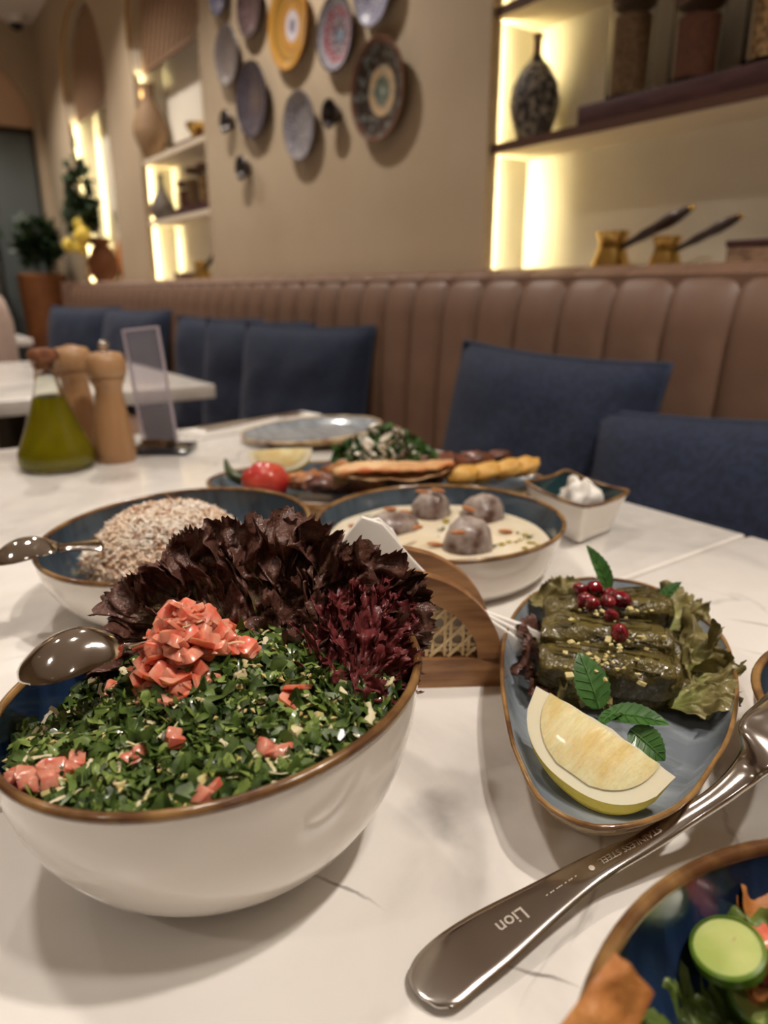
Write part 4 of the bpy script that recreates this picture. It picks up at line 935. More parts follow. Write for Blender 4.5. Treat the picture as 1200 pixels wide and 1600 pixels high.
# ------------------------------------------------------------------ napkin holder
M['acacia'] = mat('acacia_wood', (168, 124, 82), .42, col2=(126, 86, 54), scale=16, detail=5, stretch=(1.2, 1, 9), coat=.15)
M['acacia_d'] = mat('dark_acacia', (108, 70, 46), .42, col2=(78, 48, 32), scale=16, detail=5, stretch=(1.2, 1, 9), coat=.15)
M['cane'] = mat('cane_webbing', (230, 208, 162), .5, col2=(210, 182, 134), scale=90)
hc = WZ(784, 1072, 0); hd = np.array([.543, .84, 0]); hd /= np.linalg.norm(hd); HR = .0575; HH = .0655
hcen = hc - hd * HR; hrot = math.atan2(hd[1], hd[0])
t = thing('napkin_holder', 'half round wooden napkin holder with woven cane panels', 'napkin holder', (hcen[0], hcen[1], TZ), hrot)
# local x runs along the holder, local y away from the viewer
def half(rx, h0, h1, n=36):
    return [(rx * math.cos(a), h0 + (h1 - h0) * math.sin(a)) for a in np.linspace(0, PI, n)]
def holder_side(y0, y1, name):
    out = [(HR, 0)] + half(HR, .012, HH) + [(-HR, 0)]; inn = half(HR - .0125, .016, HH - .0125)
    # frame = outer outline minus a half round window
    m = MB(); O = half(HR, .012, HH); I = half(HR - .0135, .0165, HH - .0135)
    rings = [[(p[0], y0, p[1]) for p in O], [(p[0], y0, p[1]) for p in I], [(p[0], y1, p[1]) for p in I], [(p[0], y1, p[1]) for p in O]]
    m.loft(rings + [rings[0]], closed=False)
    m.box((-HR, y0, 0), (HR, y1, .0165))
    f = part(name, m, M['acacia'], t, 40)
    # cane: pairs of verticals, pairs of horizontals and two diagonals
    c = MB(); ym = (y0 + y1) / 2; Rw, b0, b1 = HR - .0135, .0165, HH - .0135
    def inside(x, z): return z > b0 and abs(x) < Rw and z < b0 + (b1 - b0) * math.sqrt(max(0, 1 - (x / Rw) ** 2))
    def strip(x0, z0, dx, dz, w, yo):
        L_ = .14; run = []
        for k in range(281):
            s_ = -L_ / 2 + L_ * k / 280; x, z = x0 + dx * s_, z0 + dz * s_
            if inside(x, z): run.append((x, z))
        if len(run) < 4: return
        (xa, za), (xb, zb) = run[0], run[-1]; nx, nz = -dz * w / 2, dx * w / 2
        c.loft([[(xa + nx, ym + yo - .0002, za + nz), (xa - nx, ym + yo - .0002, za - nz), (xa - nx, ym + yo + .0002, za - nz), (xa + nx, ym + yo + .0002, za + nz)], [(xb + nx, ym + yo - .0002, zb + nz), (xb - nx, ym + yo - .0002, zb - nz), (xb - nx, ym + yo + .0002, zb - nz), (xb + nx, ym + yo + .0002, zb + nz)]], cap=True)
    P_ = .0095; w = .0015; g = .0015
    for k in range(-7, 8):
        for s_ in (-1, 1):
            strip(k * P_ + s_ * g, .03, 0, 1, w, -.0004); strip(0, .018 + (k + 7) * P_ * .5 * 2 * .5 + s_ * g if False else .0205 + k * P_ + .02 + s_ * g, 1, 0, w, .0004)
    for k in range(-16, 17):
        strip(k * P_ + P_ / 2, .0405 + 0, .7071, .7071, w * 1.15, -.0009); strip(k * P_ + P_ / 2, .0405 + 0, -.7071, .7071, w * 1.15, .0009)
    part('cane_webbing', c, M['cane'], f, 0)
holder_side(-.0, .007, 'front_panel'); holder_side(.034, .041, 'back_panel')
part('bottom_board', MB().box((-HR, .007, .0), (HR, .034, .006)), M['acacia_d'], t)
M['paper'] = mat('white_paper', (240, 236, 230), .7, sss=.05)
nk = [(.0105, .0045, .000, .090, 1.0), (.0155, .0040, .003, .087, 1.04), (.0205, .0042, .006, .083, 1.10), (.0255, .0040, .003, .080, 1.06), (.030, .003, .005, .074, 1.02)]
words = ['foremost', 'second', 'middle', 'fourth', 'rearmost']
for k, (y, th_, xo, H_, ws) in enumerate(nk):
    # a folded triangular napkin with rounded fold, one long corner poking out beside the holder
    out = [(-.052 * ws + xo, .010), (.066 * ws + xo, .012), (.070 * ws + xo, .020), (.022, H_ - .034), (-.006 + xo, H_ - .001), (-.012 + xo, H_), (-.020 + xo, H_ - .003), (-.055 * ws + xo, .030)]
    P3 = smooth_closed([(a, b, 0) for a, b in out], 48)
    rings = []
    for q, (dy, s_) in enumerate(((-.5, .97), (-.42, 1), (.42, 1), (.5, .97))):
        rings.append([(p[0] * s_, y + dy * th_ + .0015 * math.sin(p[0] * 60 + k) * (p[1] / H_), (p[1] - .03) * s_ + .03) for p in P3])
    mb = MB().loft(rings, cap=True).xf(Matrix.Translation((hcen[0], hcen[1], TZ)) @ Matrix.Rotation(hrot, 4, 'Z'))
    single('napkin', mb, M['paper'], 'white folded paper napkin, %s of the sheaf in the wooden holder' % words[k], 'napkin', 'paper napkins in the holder', smooth=50)

# ------------------------------------------------------------------ stuffed vine leaves plate
M['vine'] = mat('stuffed_vine_leaf', (104, 92, 44), .3, col2=(62, 54, 26), scale=60, detail=6, lo=.35, hi=.65, bump=1.6, bscale=150, coat=.25)
M['vine_in'] = M['vine']
def vroll(label, a, b, r0, seed, zlift=0.):
    a = Vector(a); b = Vector(b); t = thing('vine_leaf_roll', label, 'vine leaf roll', (a + b) / 2, 0, 'stuffed vine leaf rolls'); o = Vector(t.location); d = (b - a); L_ = d.length; d.normalize(); s_ = d.cross(Vector((0, 0, 1))).normalized(); up = s_.cross(d)
    rings = []; n = 40
    for k in range(48):
        f = k / 47; taper = (1 - abs(2 * f - 1) ** 6 * .28); ring = []
        for i in range(n):
            q = 2 * PI * i / n; sq_ = 1 - .12 * math.cos(2 * q + .5) ** 2
            rr = r0 * taper * sq_ * (1 + .22 * mnoise.noise(Vector((f * 4 + seed, math.cos(q) * 1.5, math.sin(q) * 1.5))) + .10 * mnoise.noise(Vector((f * 13 + seed, math.cos(q) * 4, math.sin(q) * 4))) + .07 * mnoise.noise(Vector((f * 30 + seed, math.cos(q) * 7, math.sin(q) * 7))))
            if abs(q - 1.1) < .3: rr *= 1.05     # the overlapping edge of the leaf
            ring.append(a - o + d * L_ * f + s_ * rr * math.cos(q) + up * rr * .9 * math.sin(q))
        rings.append(ring)
    part('wrap', MB().loft(rings, cap=True), M['vine'], t, 60)
    part('end_fold', MB().blob(r0 * .75, r0 * .3, r0 * .7, seed, .25, 2.4).xf(Matrix.Translation(b - o) @ Matrix.Rotation(math.atan2(d.y, d.x) - PI / 2, 4, 'Z')), M['vine_in'], t, 60)
    mb = MB()    # veins of the leaf standing proud
    for q0 in (.9, 1.5, 2.1):
        pts = [a - o + d * L_ * f + s_ * r0 * 1.0 * math.cos(q0 + .3 * math.sin(f * 4 + seed)) + up * r0 * .93 * math.sin(q0 + .3 * math.sin(f * 4 + seed)) for f in np.linspace(.12, .88, 12)]
        mb.tube(pts, .0005, 5)
    part('leaf_vein', mb, M['vine'], t, 60)
    return t
W = lambda u, v, z: tuple(WZ(u, v, z))
vroll('stuffed vine leaf roll in front, its cut side under the mint leaf', W(842, 1040, .024), W(1052, 1058, .026), .0132, 1)
vroll('stuffed vine leaf roll in the middle row under the pomegranate seeds', W(846, 993, .030), W(1040, 1012, .032), .0130, 2)
vroll('stuffed vine leaf roll at the back beside the upright mint leaf', W(850, 962, .028), W(1040, 955, .033), .0125, 3)
vroll('stuffed vine leaf roll low at the front, mostly hidden under the mint sprig', W(880, 1080, .013), W(1070, 1080, .013), .0098, 4)
vroll('stuffed vine leaf roll tucked at the far side of the heap', W(880, 950, .018), W(1030, 938, .026), .0095, 5)
vroll('short dark stuffed vine leaf roll at the end of the heap', W(1010, 1010, .020), W(1078, 1025, .020), .0105, 6)
# lettuce under them
for k, (u, v, z, R_, sp, yw, ln, rl, A, lb) in enumerate(((1058, 1085, .012, .028, .9, -1.1, .45, -.2, .005, 'pale green lettuce leaf curling over the plate rim beside the vine leaves'), (1040, 1105, .012, .030, .8, -1.5, .45, -.1, .005, 'pale green lettuce leaf in front at the plate edge'), (1035, 985, .018, .030, 1.0, -.9, .45, -.2, .004, 'olive green lettuce leaf behind the vine leaf rolls'), (895, 975, .014, .030, 1.1, .5, .8, .2, .004, 'olive lettuce leaf at the back rim of the oval plate'), (862, 1020, .012, .024, 1.2, 1.3, .6, .1, .004, 'brownish frilled lettuce leaf at the far side of the vine leaves'), (862, 1070, .012, .022, 1.1, 1.7, .5, .1, .004, 'dark lettuce leaf beside the lemon wedge tip'), (915, 1080, .018, .020, 1.0, 2.6, .3, .2, .004, 'small bronze lettuce leaf between the mint and the lemon wedge'), (1055, 1050, .016, .028, .9, -1.2, .8, -.1, .005, 'olive lettuce leaf pressed against the dark ends of the rolls'))):
    p = WZ(u, v, z)
    single('lettuce_leaf', place(ruffle(R_, sp, 90 + k, A, 7, 4.0, 100, 20, .05), p, YR + yw, ln, rl), M['lettuce_g'] if k not in (4, 5) else M['lollo'], lb, 'lettuce', smooth=180)
# mint
M['mint'] = mat('mint_leaf', (66, 108, 48), .42, col2=(46, 86, 34), scale=70, detail=4, coat=.2)
M['mint_v'] = mat('mint_vein', (72, 112, 52), .45)
def mint(label, base, tip, width, nrm, fold=.25, curve=.1, seed=0):
    base, tip, nrm = Vector(base), Vector(tip), Vector(nrm).normalized(); t = thing('mint_leaf', label, 'mint leaf', base, 0, 'mint leaves on the oval plate')
    d = tip - base; L_ = d.length; d.normalize(); s_ = d.cross(nrm).normalized(); nn = s_.cross(d)
    def P_(u, v):
        f = v; prof = math.sin(PI * min(1, (f * .98 + .02)) ** .8) ** .75 if 0 < f < 1 else 0.0
        a = 2 * u - 1; wd = width / 2 * prof * (1 + .05 * math.sin(f * 60) * abs(a))
        z = fold * wd * abs(a) - curve * L_ * (2 * f - 1) ** 2 + .03 * L_ * abs(math.sin(f * 16 - abs(a) * 3)) * (1 - abs(a)) * .5
        return d * L_ * f + s_ * a * wd + nn * z
    part('blade', MB().grid(P_, 15, 30), M['mint'], t, 80)
    vb = MB().tube([P_(.5, f) + nn * .0003 for f in np.linspace(.01, .97, 16)], [.0006 - .0004 * f for f in np.linspace(0, 1, 16)], 5)
    for f in (.15, .3, .45, .6, .75):
        for a in (.5 - .42, .5 + .42): vb.tube([P_(.5, f) + nn * .0002, P_((.5 + a) / 2, f + .06) + nn * .0003, P_(a, min(.97, f + .11)) + nn * .0003], .00022, 4)
    part('midrib', vb, M['mint_v'], t, 60)
    return t
tc_ = -CF + np.array([0, 0, .5])
mint('broad mint leaf lying on the front vine leaf roll', W(938, 1108, .024), W(905, 1018, .044), .0155, tc_, .2, .05, 1)
mint('upright mint leaf standing behind the pomegranate seeds', W(955, 925, .034), W(919, 851, .060), .011, -CF * 1. + RT * .5, .35, .06, 2)
mint('mint leaf poking out past the far rim of the plate', W(1030, 940, .034), W(1064, 908, .046), .009, (0, -.3, 1), .25, .05, 3)
mint('mint leaf pointing right above the lemon wedge', W(945, 1112, .024), W(1046, 1128, .026), .0135, (0, -.2, 1), .25, .06, 4)
mint('small mint leaf folded beside the lemon flesh', W(978, 1105, .022), W(932, 1133, .026), .008, (-.1, -.4, 1), .3, .08, 5)
mint('mint leaf hanging down beside the lemon wedge', W(985, 1138, .022), W(1040, 1188, .014), .0135, (.3, -.6, .8), .25, .06, 6)
# pomegranate seeds, pistachio
M['pom'] = mat('pomegranate_seed', (150, 12, 34), .1, col2=(96, 6, 22), scale=200, trans=.25, sss=.3, coat=.8)
M['pist'] = mat('chopped_pistachio', (212, 196, 140), .5, col2=(170, 160, 96), scale=300)
pm = [MB().blob(.0044, .0037, .0037, k, .18, 1.4, 16, 10).mesh('pomegranate_seed', M['pom'], 80) for k in range(4)]
for k, (u, v, z) in enumerate(((907, 921, .044), (930, 919, .045), (914, 940, .0435), (926, 944, .045), (950, 941, .045), (972, 938, .0445), (955, 963, .0445), (968, 989, .044), (953, 932, .041))):
    inst('pomegranate_seed', pm[k % 4], W(u, v, z), (k, k * .7, k * 1.3), 1. + .12 * (k % 3), 'glossy crimson pomegranate seed on the stuffed vine leaves', 'pomegranate seed', 'pomegranate seeds on the vine leaves')
ps = [chunk(70 + k, .0016, .0013, .0009).mesh('pistachio_piece', M['pist'], 50) for k in range(5)]
r = random.Random(21)
spots = [(893, 969, .043), (893, 1004, .041), (1002, 996, .043), (890, 1056, .037), (1003, 1068, .034), (950, 1000, .042), (985, 952, .045)]
for k in range(70):
    if k < len(spots): u, v, z = spots[k]; s_ = 1.15
    else:
        u = r.gauss(960, 36); v = r.choice((r.gauss(952, 10), r.gauss(1010, 10), r.gauss(1035, 12))); z = .0435 if v < 975 else (.0415 if v < 1022 else .0375); s_ = r.uniform(.35, .8)
    inst('pistachio_piece', r.choice(ps), W(u, v, z), (r.uniform(-.5, .5), r.uniform(-.5, .5), r.uniform(0, 6)), s_, 'tiny pale chopped pistachio piece sprinkled on the vine leaves', 'pistachio', 'chopped pistachio on the vine leaves')

# ------------------------------------------------------------------ lemon wedge
M['lflesh'] = mat('lemon_flesh', (248, 236, 188), .3, col2=(238, 214, 148), scale=45, detail=4, stretch=(3, 1, 1), sss=.4, coat=.25, bump=.5, bscale=120)
M['lpith'] = mat('lemon_pith', (244, 234, 204), .5, sss=.3)
def wedge(label, A, B, face_n, depth, bulge, name_group=None, cut=True):
    """lemon wedge: A and B are its tips, face_n the normal of the cut face turned to the viewer; bulge = how far the peel swings from the chord"""
    A, B = Vector(A), Vector(B); t = thing('lemon_wedge', label, 'lemon wedge', (A + B) / 2); o = Vector(t.location); x = (B - A); L_ = x.length; x.normalize()
    n1 = Vector(face_n); n1 = (n1 - x * n1.dot(x)).normalized(); dn = n1.cross(x)      # dn points from the chord to the peel
    if dn.z > 0: dn = -dn
    n = 30; fr_, bk = [], []
    def arc(s_, k): # s_: share from chord to peel, k along
        f = -1 + 2 * k / (n - 1); w = math.sqrt(max(0, 1 - abs(f) ** 2.3)); up_ = (.07 * (1 - f * f) + .03 * mnoise.noise(Vector((f * 5, 1, 0)))) * (1 - s_)
        return x * (f * L_ / 2) + dn * bulge * (w * s_ - up_ * w)
    # cut face: flesh inside, pith around; peel behind
    q = [arc(1, k) - Vector((0, 0, 0)) for k in range(n)]
    def face(off):
        return MB().grid(lambda u, v: arc(v, int(round(u * (n - 1)))) + n1 * off, n, 8)
    pith = MB()
    rings = []
    for s_ in (.0, .25, .5, .75, 1.0):
        rings.append([tuple(arc(s_, k) * 1.0) for k in range(n)])
    pith.loft(rings, closed=False)
    # the other cut face and the peel meet behind
    back = [[tuple(arc(1, k) + dn * bulge * (.10 + .28 * k / (n - 1)) * math.sin(min(1, f * 2.2) * PI / 2) * math.sqrt(max(0, 1 - abs(-1 + 2 * k / (n - 1)) ** 2.3)) - n1 * depth * math.sin(f * PI / 2) * math.sqrt(max(0, 1 - abs(-1 + 2 * k / (n - 1)) ** 2.2)) - dn * bulge * (1 - math.cos(f * PI / 2)) * .9 * math.sqrt(max(0, 1 - abs(-1 + 2 * k / (n - 1)) ** 2.3))) for k in range(n)] for f in np.linspace(0, 1, 9)]
    part('peel', MB().loft(back, closed=False), M['lemon_skin'], t, 60)
    top = [[tuple(Vector(back[-1][k]) * (1 - g) + arc(0, k) * g) for k in range(n)] for g in (0, .5, 1)]
    pith.loft(top, closed=False); part('pith', pith, M['lpith'], t, 50)
    fl_ = MB().grid(lambda u, v: x * ((u * 2 - 1) * L_ * .395 * math.sqrt(max(0.0, 1 - (v * .96) ** 2.2))) + dn * bulge * (-.03 + .86 * v) + n1 * (.0006 + .0012 * math.sin(PI * u) * math.sin(PI * v)), 24, 12)
    part('flesh', fl_, M['lflesh'], t, 60)
    return t
lemA, lemB = W(838, 1072, .040), W(1056, 1214, .027)
wedge('large lemon wedge at the front of the oval plate', lemA, lemB, -CF + np.array([.0, -.10, .35]) , .017, .0255)
# ------------------------------------------------------------------ mixed grill
M['meat'] = mat('grilled_meat', (112, 62, 40), .4, col2=(62, 34, 24), scale=70, detail=6, bump=1., bscale=140, coat=.3)
M['chicken'] = mat('grilled_chicken', (186, 122, 62), .4, col2=(122, 66, 34), scale=60, detail=6, bump=.8, bscale=130, coat=.3)
M['bread'] = mat('flat_bread', (226, 190, 144), .7, col2=(200, 152, 104), scale=30, detail=5, bump=.4, bscale=90)
M['bread_r'] = mat('red_sauced_bread', (196, 102, 50), .5, col2=(214, 160, 104), scale=40, detail=4)
M['potato'] = mat('golden_potato', (222, 178, 96), .45, col2=(196, 144, 66), scale=40, detail=4, bump=.3, bscale=100)
M['gtom'] = mat('grilled_tomato', (178, 44, 40), .25, col2=(200, 84, 66), scale=30, detail=4, sss=.25, coat=.4)
M['chili'] = mat('green_chili', (62, 74, 34), .3, col2=(44, 54, 24), scale=40, coat=.4)
def at_blob(name, label, cat, u, v, z, rx, ry, rz, m, rot=0., seed=0, amp=.16, group=None, fr=2.2, flat=-.8, tilt=0.):
    p = WZ(u, v, z)
    return single(name, MB().blob(rx, ry, rz, seed, amp, fr, 26, 14, flat=flat).xf(Matrix.Translation((p[0], p[1], p[2])) @ Matrix.Rotation(YR + rot, 4, 'Z') @ Matrix.Rotation(tilt, 4, 'Y')), m, label, cat, group, smooth=80)
t0 = at_blob('tomato', 'blistered red grilled tomato on the platter', 'tomato', 415, 752, .024, .023, .022, .019, M['gtom'], 0, 3, .10)
p = WZ(352, 715, .04)
single('chili_pepper', MB().tube(spline([W(352, 717, .040), W(358, 736, .030), W(374, 748, .024), W(396, 752, .022), W(420, 752, .022)], 20), [.0012 + .0046 * min(1, k / 7.) for k in range(20)], 10), M['chili'], 'curved dark green grilled chili standing up at the platter end', 'chili', smooth=80)
wedge('lemon wedge on the grill platter behind the tomato', W(386, 706, .040), W(488, 700, .042), -CF + np.array([.1, 0, .1]), .014, .022)
# kebabs under the bread
keb = [(480, 752, .022, .022, .010, .010, .2, 'chicken', 'golden chicken piece at the end of the kebab row'), (520, 757, .022, .026, .012, .011, .1, 'meat', 'dark kebab chunk next to the golden chicken piece'), (565, 752, .024, .028, .012, .012, -.1, 'chicken', 'browned chicken chunk under the flat bread edge'),
       (610, 748, .026, .030, .013, .012, .1, 'meat', 'long dark kebab under the middle of the flat bread'), (655, 738, .030, .026, .013, .013, .0, 'meat', 'dark kebab chunk behind the yoghurt bowl'), (700, 728, .034, .024, .012, .012, .2, 'meat', 'reddish brown kebab chunk near the potato slices'),
       (742, 722, .036, .022, .010, .010, .2, 'meat', 'glossy brown kebab piece above the potato slices'), (780, 714, .038, .015, .007, .007, .25, 'meat', 'slim brown kebab tip at the far end of the platter'), (545, 735, .022, .026, .012, .010, .0, 'chicken', 'chicken chunk hidden behind the kebab row'), (640, 722, .026, .04, .015, .012, 0, 'meat', 'kebab supporting the back of the flat bread')]
for k, (u, v, z, rx, ry, rz, ro, m_, lb) in enumerate(keb): at_blob('kebab', lb, 'kebab', u, v, z, rx, ry, rz, M[m_], ro, 40 + k, .35, 'grilled meat on the platter', 2.6)
# folded flat bread
a, b = np.array(W(522, 738, .044)), np.array(W(706, 717, .048)); d = (b - a); L_ = np.linalg.norm(d[:2]); ax = math.atan2(d[1], d[0])
def fb(sg):
    def fn(u, v):
        wv = math.sin(PI * min(1, .12 + .88 * (1 - abs(2 * u - 1) ** 2.6))) if False else (1 - abs(2 * u - 1) ** 2.4) ** .6
        x = (u - .5) * L_ * 1.02; y = (v - .35) * .055 * wv; z = sg * .0048 * wv + .006 * math.sin(u * 5 + 1) * .5 - .010 * (v - .3) ** 2 * 4 + .002 * mnoise.noise(Vector((u * 6, v * 5, sg))) + .004 * u
        return (x, y, z)
    return fn
mb = MB().grid(fb(1), 40, 14).grid(fb(-1), 40, 14)
mid = (a + b) / 2
t = thing('flatbread', 'folded flat bread brushed with red sauce lying over the kebabs', 'bread', (mid[0], mid[1], mid[2] - .002), ax)
part('crust', mb, M['bread'], t, 80)
part('sauce_edge', MB().tube([Vector(fb(1)(u, .02)) + Vector((0, 0, -.001)) for u in np.linspace(.03, .97, 24)], [.0022 + .001 * math.sin(k * 1.7) for k in range(24)], 7), M['bread_r'], t, 80)
for k, (u, v, z, ro) in enumerate(((722, 744, .030, .1), (757, 738, .032, .15), (790, 733, .034, .1), (818, 730, .034, .3), (742, 728, .028, .2))):
    at_blob('potato_slice', 'golden fried potato slice beside the kebabs on the platter', 'potato', u, v, z, .0165, .015, .0085, M['potato'], ro, 60 + k, .2, 'potato slices on the platter', 1.8, tilt=-.35)
# parsley and onion salad on the bread
sc_ = WZ(600, 708, .050)
t = thing('herb_salad', 'heap of parsley and sliced onion on top of the flat bread', 'salad', (sc_[0], sc_[1], TZ + .046))
def bits(n, seed, rx, rz, size, m, name, wide=.35):
    r = random.Random(seed); mb = MB()
    for _ in range(n):
        a_ = r.uniform(0, 2 * PI); q = math.sqrt(r.random()); x = rx * q * math.cos(a_); y = .022 * q * math.sin(a_); z = rz * (1 - q ** 1.6) * r.uniform(.3, 1.1) + .002
        p = Vector((x, y, z)); d = Vector((r.gauss(0, 1), r.gauss(0, 1), r.gauss(.2, .7))).normalized(); w = d.orthogonal().normalized(); w = Matrix.Rotation(r.uniform(0, 6), 3, d) @ w; l = size * r.uniform(.6, 1.3); nn = d.cross(w) * l * .2
        mb.add([p - d * l * .5, p - d * l * .1 + w * l * wide, p + nn, p - d * l * .1 - w * l * wide, p + d * l * .5 + w * l * wide * .6, p + d * l * .5 - w * l * wide * .6], [(0, 1, 2), (0, 2, 3), (1, 4, 2), (3, 2, 5), (2, 4, 5)])
    return part(name, mb.xf(Matrix.Rotation(YR, 4, 'Z')), m, t, 0, kind='stuff')
M['pars'] = mat('fresh_parsley', (56, 92, 36), .45, col2=(38, 66, 24), scale=60)
bits(260, 5, .050, .028, .011, M['pars'], 'parsley'); bits(110, 6, .036, .034, .014, mat('white_onion', (232, 222, 206), .3, sss=.3), 'onion_slice', .22)

# ------------------------------------------------------------------ far end of the table
M['oil'] = mat('olive_oil', (150, 140, 20), .06, col2=(134, 126, 14), scale=8, trans=.35, ior=1.2, coat=.6)
M['cork'] = mat('cork', (142, 92, 60), .8, col2=(104, 62, 40), scale=90)
M['glass2'] = mat('bottle_glass', (248, 250, 244), .03, trans=1.0, ior=1.18)
p = WZ(71, 742, 0) + FW * .034
t = thing('oil_bottle', 'conical glass bottle of green olive oil with a cork stopper', 'bottle', (p[0], p[1], TZ))
part('oil', MB().lathe([(0.0348, 0.0039), (0.0399, 0.0094), (0.0387, 0.0203), (0.0300, 0.0406), (0.0213, 0.0624), (0.0154, 0.0827), (0.0152, 0.0835), (0.0008, 0.0835)], 40), M['oil'], t, 60)
part('glass', MB().lathe([(0.0316, 0.0000), (0.0403, 0.0031), (0.0423, 0.0094), (0.0411, 0.0211), (0.0324, 0.0421), (0.0237, 0.0640), (0.0170, 0.0842), (0.0130, 0.0998), (0.0118, 0.1139), (0.0141, 0.1201), (0.0141, 0.1232), (0.0111, 0.1232), (0.0104, 0.1139), (0.0117, 0.0998), (0.0158, 0.0831)], 40, cap=False), M['glass2'], t, 60)
part('stopper', MB().lathe([(0.0095, 0.1139), (0.0107, 0.1232), (0.0158, 0.1248), (0.0170, 0.1295), (0.0142, 0.1357), (0.0063, 0.1373)], 24), M['cork'], t)
M['beech'] = mat('beech_wood', (178, 138, 98), .42, col2=(160, 120, 82), scale=10, detail=4, stretch=(6, 6, .8), coat=.1)
def mill(label, u, v, s, knob):
    p = WZ(u, v, 0) + FW * .026
    t = thing('pepper_mill', label, 'pepper mill', (p[0], p[1], TZ))
    part('body', MB().lathe([(.026 * s, 0), (.0285 * s, .003), (.0285 * s, .018 * s), (.027 * s, .04 * s), (.0215 * s, .075 * s), (.0185 * s, .098 * s), (.0195 * s, .108 * s), (.0235 * s, .114 * s), (.0235 * s, .118 * s)], 36), M['beech'], t, 50)
    part('head', MB().lathe([(.021 * s, .118 * s), (.0255 * s, .121 * s), (.0275 * s, .132 * s), (.027 * s, .143 * s), (.022 * s, .152 * s), (.010 * s, .1545 * s)], 36), M['beech'], t, 60)
    if knob: part('knob', MB().lathe([(.004, .153 * s), (.0025, .157 * s), (.006, .161 * s), (.0065, .165 * s), (.004, .169 * s), (.0008, .17 * s)], 20), M['steel'], t, 60)
    else: part('cap', MB().lathe([(.008, .153 * s), (.007, .156 * s), (.001, .157 * s)], 20), M['beech'], t)
mill('turned beech pepper mill with a steel knob on top', 170, 727, .845, True)
mill('turned beech salt mill half hidden behind the knobbed mill', 118, 712, .86, False)
# clear stand
M['acrylic'] = mat('clear_acrylic', (232, 228, 236), .06, trans=.86, ior=1.12)
M['black'] = mat('black_gloss', (22, 22, 26), .12, coat=.6)
p = WZ(254, 706, 0)
t = thing('menu_stand', 'clear acrylic menu stand on a glossy black base', 'menu stand', (p[0], p[1], TZ), YR)
part('base', MB().box((-.038, -.024, 0), (.038, .034, .007), .003), M['black'], t)
part('clip', MB().box((-.03, .012, .007), (.014, .018, .014)), M['steel'], t)
R_ = Matrix.Translation((-.006, .015, .007)) @ Matrix.Rotation(-.10, 4, 'Y') @ Matrix.Rotation(-.06, 4, 'X')
ac = part('panel', MB().box((-.022, -.0015, 0), (.022, .0015, .146)).xf(R_), M['acrylic'], t)
ed = MB()
for x_ in (-.022, .022): ed.box((x_ - .0012, -.0025, 0), (x_ + .0012, .0025, .148))
ed.box((-.022, -.0025, .145), (.022, .0025, .148)); part('edge', ed.xf(R_), mat('frosted_edge', (206, 194, 204), .4, trans=.3), ac)
part('dark_card', MB().box((-.019, .002, .004), (.019, .003, .05)).xf(R_), M['black'], ac)
# napkin and cutlery by the empty plate
a, b = WZ(296, 684, 0), WZ(492, 650, 0); d = b - a; L_ = np.linalg.norm(d); an = math.atan2(d[1], d[0]); mid = (a + b) / 2
mb = MB()
for k, (z, w) in enumerate(((.0012, .052), (.0036, .050), (.006, .046))): mb.box((-L_ / 2 + .004 * k, -w / 2, z - .0011), (L_ / 2 - .004 * k, w / 2, z + .0011), .001)
single('table_napkin', mb.xf(Matrix.Translation((mid[0], mid[1], TZ)) @ Matrix.Rotation(an, 4, 'Z')), M['paper'], 'white folded table napkin lying by the empty plate', 'napkin')
t = thing('table_knife', 'steel table knife lying on the folded napkin', 'knife', (mid[0], mid[1], TZ + .0075), an)
part('handle', MB().loft(ribbon([(-.10, .008, .002), (-.06, .008, .002), (-.01, .008, .002)], [.009, .010, .007], [.004] * 3), cap=True), M['steel'], t)
part('blade', MB().loft(ribbon([(-.01, .008, .002), (.04, .009, .002), (.08, .009, .002), (.095, .010, .002)], [.008, .012, .012, .004], [.002, .0015, .0012, .001]), cap=True), M['steel'], t)
t = thing('table_fork', 'steel table fork lying on the folded napkin', 'fork', (mid[0], mid[1], TZ + .0075), an)
part('handle', MB().loft(ribbon([(-.10, -.010, .002), (-.05, -.010, .002), (.03, -.010, .004), (.045, -.010, .003)], [.011, .008, .005, .015], [.002] * 4), cap=True), M['steel'], t)
for k in range(4): part('tine', MB().tube([(.044, -.0155 + k * .0037, .003), (.07, -.0155 + k * .0037, .002), (.088, -.0155 + k * .0037, .004)], [.0011, .001, .0005], 6), M['steel'], t)

# ------------------------------------------------------------------ mixed salad in the deep blue bowl
sx, sy = SB[0], SB[1]
M['cuc'] = mat('cucumber_flesh', (196, 204, 130), .25, col2=(170, 186, 100), scale=50, sss=.3, coat=.3)
M['cucskin'] = mat('cucumber_skin', (96, 128, 40), .3, coat=.4)
M['pita'] = mat('fried_pita', (196, 134, 74), .55, col2=(170, 104, 50), scale=60, detail=5, bump=.5, bscale=200)
M['salleaf'] = mat('salad_leaf', (74, 94, 38), .4, col2=(48, 66, 24), scale=40, attr=(98, 116, 52), bump=.3, bscale=200, coat=.25)
hx, hy = sx - .014, sy - .002
bed = [[(hx + .054 * f * math.cos(q), hy + .054 * f * math.sin(q), TZ + .012 + .018 * (1 - f * f) + .006 * mnoise.noise(Vector((f * 4 * math.cos(q), f * 4 * math.sin(q), 3)))) for q in np.linspace(0, 2 * PI, 36, endpoint=False)] for f in (1, .9, .75, .6, .45, .3, .15, .02)]
single('salad_bed', MB().loft(bed), M['salleaf'], 'green dressed leaves at the bottom of the deep blue bowl', 'salad', smooth=60, kind='stuff')
sl = [(1150, 1620, .022, .024, 1.0, .3, .35, .2), (1195, 1585, .026, .024, 1.0, .0, .4, -.2), (1110, 1640, .022, .022, 1.0, .6, .3, .3), (1200, 1500, .022, .022, 1.0, -.2, .5, 0)]
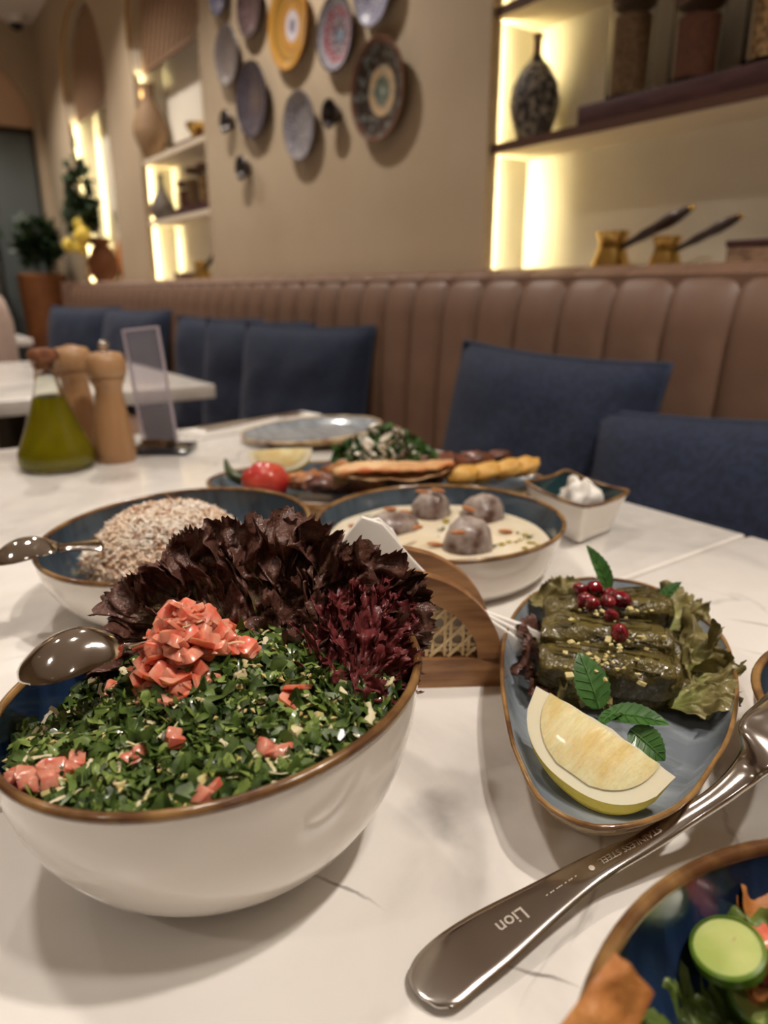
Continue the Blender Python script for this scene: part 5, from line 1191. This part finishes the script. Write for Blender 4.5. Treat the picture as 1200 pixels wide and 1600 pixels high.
for k, (u, v, z, R__, sp, yw, ln, rl) in enumerate(sl):
    single('salad_leaf', place(ruffle(R__, sp, 140 + k, .004, 6, 5., 80, 16, .03), WZ(u, v, z), YR + yw, ln, rl), M['salleaf'], 'dressed green lettuce leaf piled in the deep blue bowl', 'lettuce', 'leaves in the mixed salad', smooth=180)
r = random.Random(55)
for k in range(46):
    q = k * 2.39996; rr = .050 * math.sqrt((k + .5) / 46); x_, y_ = hx + rr * math.cos(q), hy + rr * math.sin(q)
    if x_ < hx - .012 and y_ > hy + .01: continue
    single('salad_leaf', place(ruffle(r.uniform(.018, .026), 1.0, 160 + k, .0035, 6, 6., 50, 12, .03), (x_, y_, TZ + .014 + .018 * (1 - (rr / .054) ** 2)), r.uniform(0, 6.3), r.uniform(.1, .6), 0), M['salleaf'], 'dressed green lettuce leaf piled in the deep blue bowl', 'lettuce', 'leaves in the mixed salad', smooth=180)
for k in range(5):
    q = r.uniform(-1.5, 1.5); rr = r.uniform(.01, .04)
    p_ = (hx + rr * math.cos(q), hy + rr * math.sin(q), TZ + .036)
    inst('tomato_chunk', chunk(200 + k, .006, .005, .004).mesh('tomato_chunk', M['tomato'], 50), p_, (r.uniform(-.5, .5), r.uniform(-.5, .5), r.uniform(0, 6)), 1., 'red tomato chunk among the leaves of the deep blue bowl', 'tomato', 'tomato chunks in the mixed salad')
def cuc(label, u, v, z, R__, n, rot):
    p = WZ(u, v, z); t = thing('cucumber_slice', label, 'cucumber', p); t.rotation_euler = Vector(n).to_track_quat('Z', 'Y').to_euler()
    part('flesh', MB().lathe([(R__ * .9, -.0015), (R__ * .93, 0), (R__ * .9, .0015), (R__ * .5, .0019), (.001, .0015)], 28), M['cuc'], t)
    part('skin', MB().lathe([(R__ * .9, -.002), (R__, -.0015), (R__, .0015), (R__ * .9, .002)], 28, cap=False), M['cucskin'], t)
cuc('glossy green cucumber slice tilted at the edge of the mixed salad', 1138, 1486, .040, .009, (-.15, -.25, .9), 0)
cuc('pale cucumber slice lying low among the salad leaves', 1192, 1556, .028, .0085, (.1, -.3, .9), 0)
p = WZ(958, 1578, .054)
def chip(label, u, v, z, w, h, rots, seed):
    mb = MB(); p = WZ(u, v, z)
    for sg in (1, -1): mb.grid(lambda a, b: ((a - .5) * w * (1 - .25 * b), (b - .5) * h, sg * .001 + .004 * math.sin(a * 3 + seed) + .002 * mnoise.noise(Vector((a * 4, b * 4, seed)))), 14, 14)
    single('pita_chip', mb.xf(Matrix.Translation(p) @ Matrix.Rotation(rots[2], 4, 'Z') @ Matrix.Rotation(rots[1], 4, 'Y') @ Matrix.Rotation(rots[0], 4, 'X')), M['pita'], label, 'pita chip', smooth=80)
chip('crisp brown pita chip leaning over the rim of the deep blue bowl', 950, 1590, .053, .013, .021, (.5, .2, YR - .75), 1)
chip('crisp brown pita chip on top of the mixed salad', 1212, 1448, .036, .020, .022, (.7, .4, YR + .3), 4)
chip('small pita crumb beside the cucumber slice', 1165, 1512, .036, .010, .012, (.4, .1, YR + .9), 6)
inst('pomegranate_seed', pm[1], WZ(1196, 1515, .038), (0, 0, 0), 1.2, 'dark pomegranate seed in the mixed salad', 'pomegranate seed', None)
at_blob('tomato_piece', 'orange red tomato piece in the mixed salad under the pita', 'tomato', 1192, 1498, .030, .012, .009, .009, M['tomato'], .3, 9, .2)
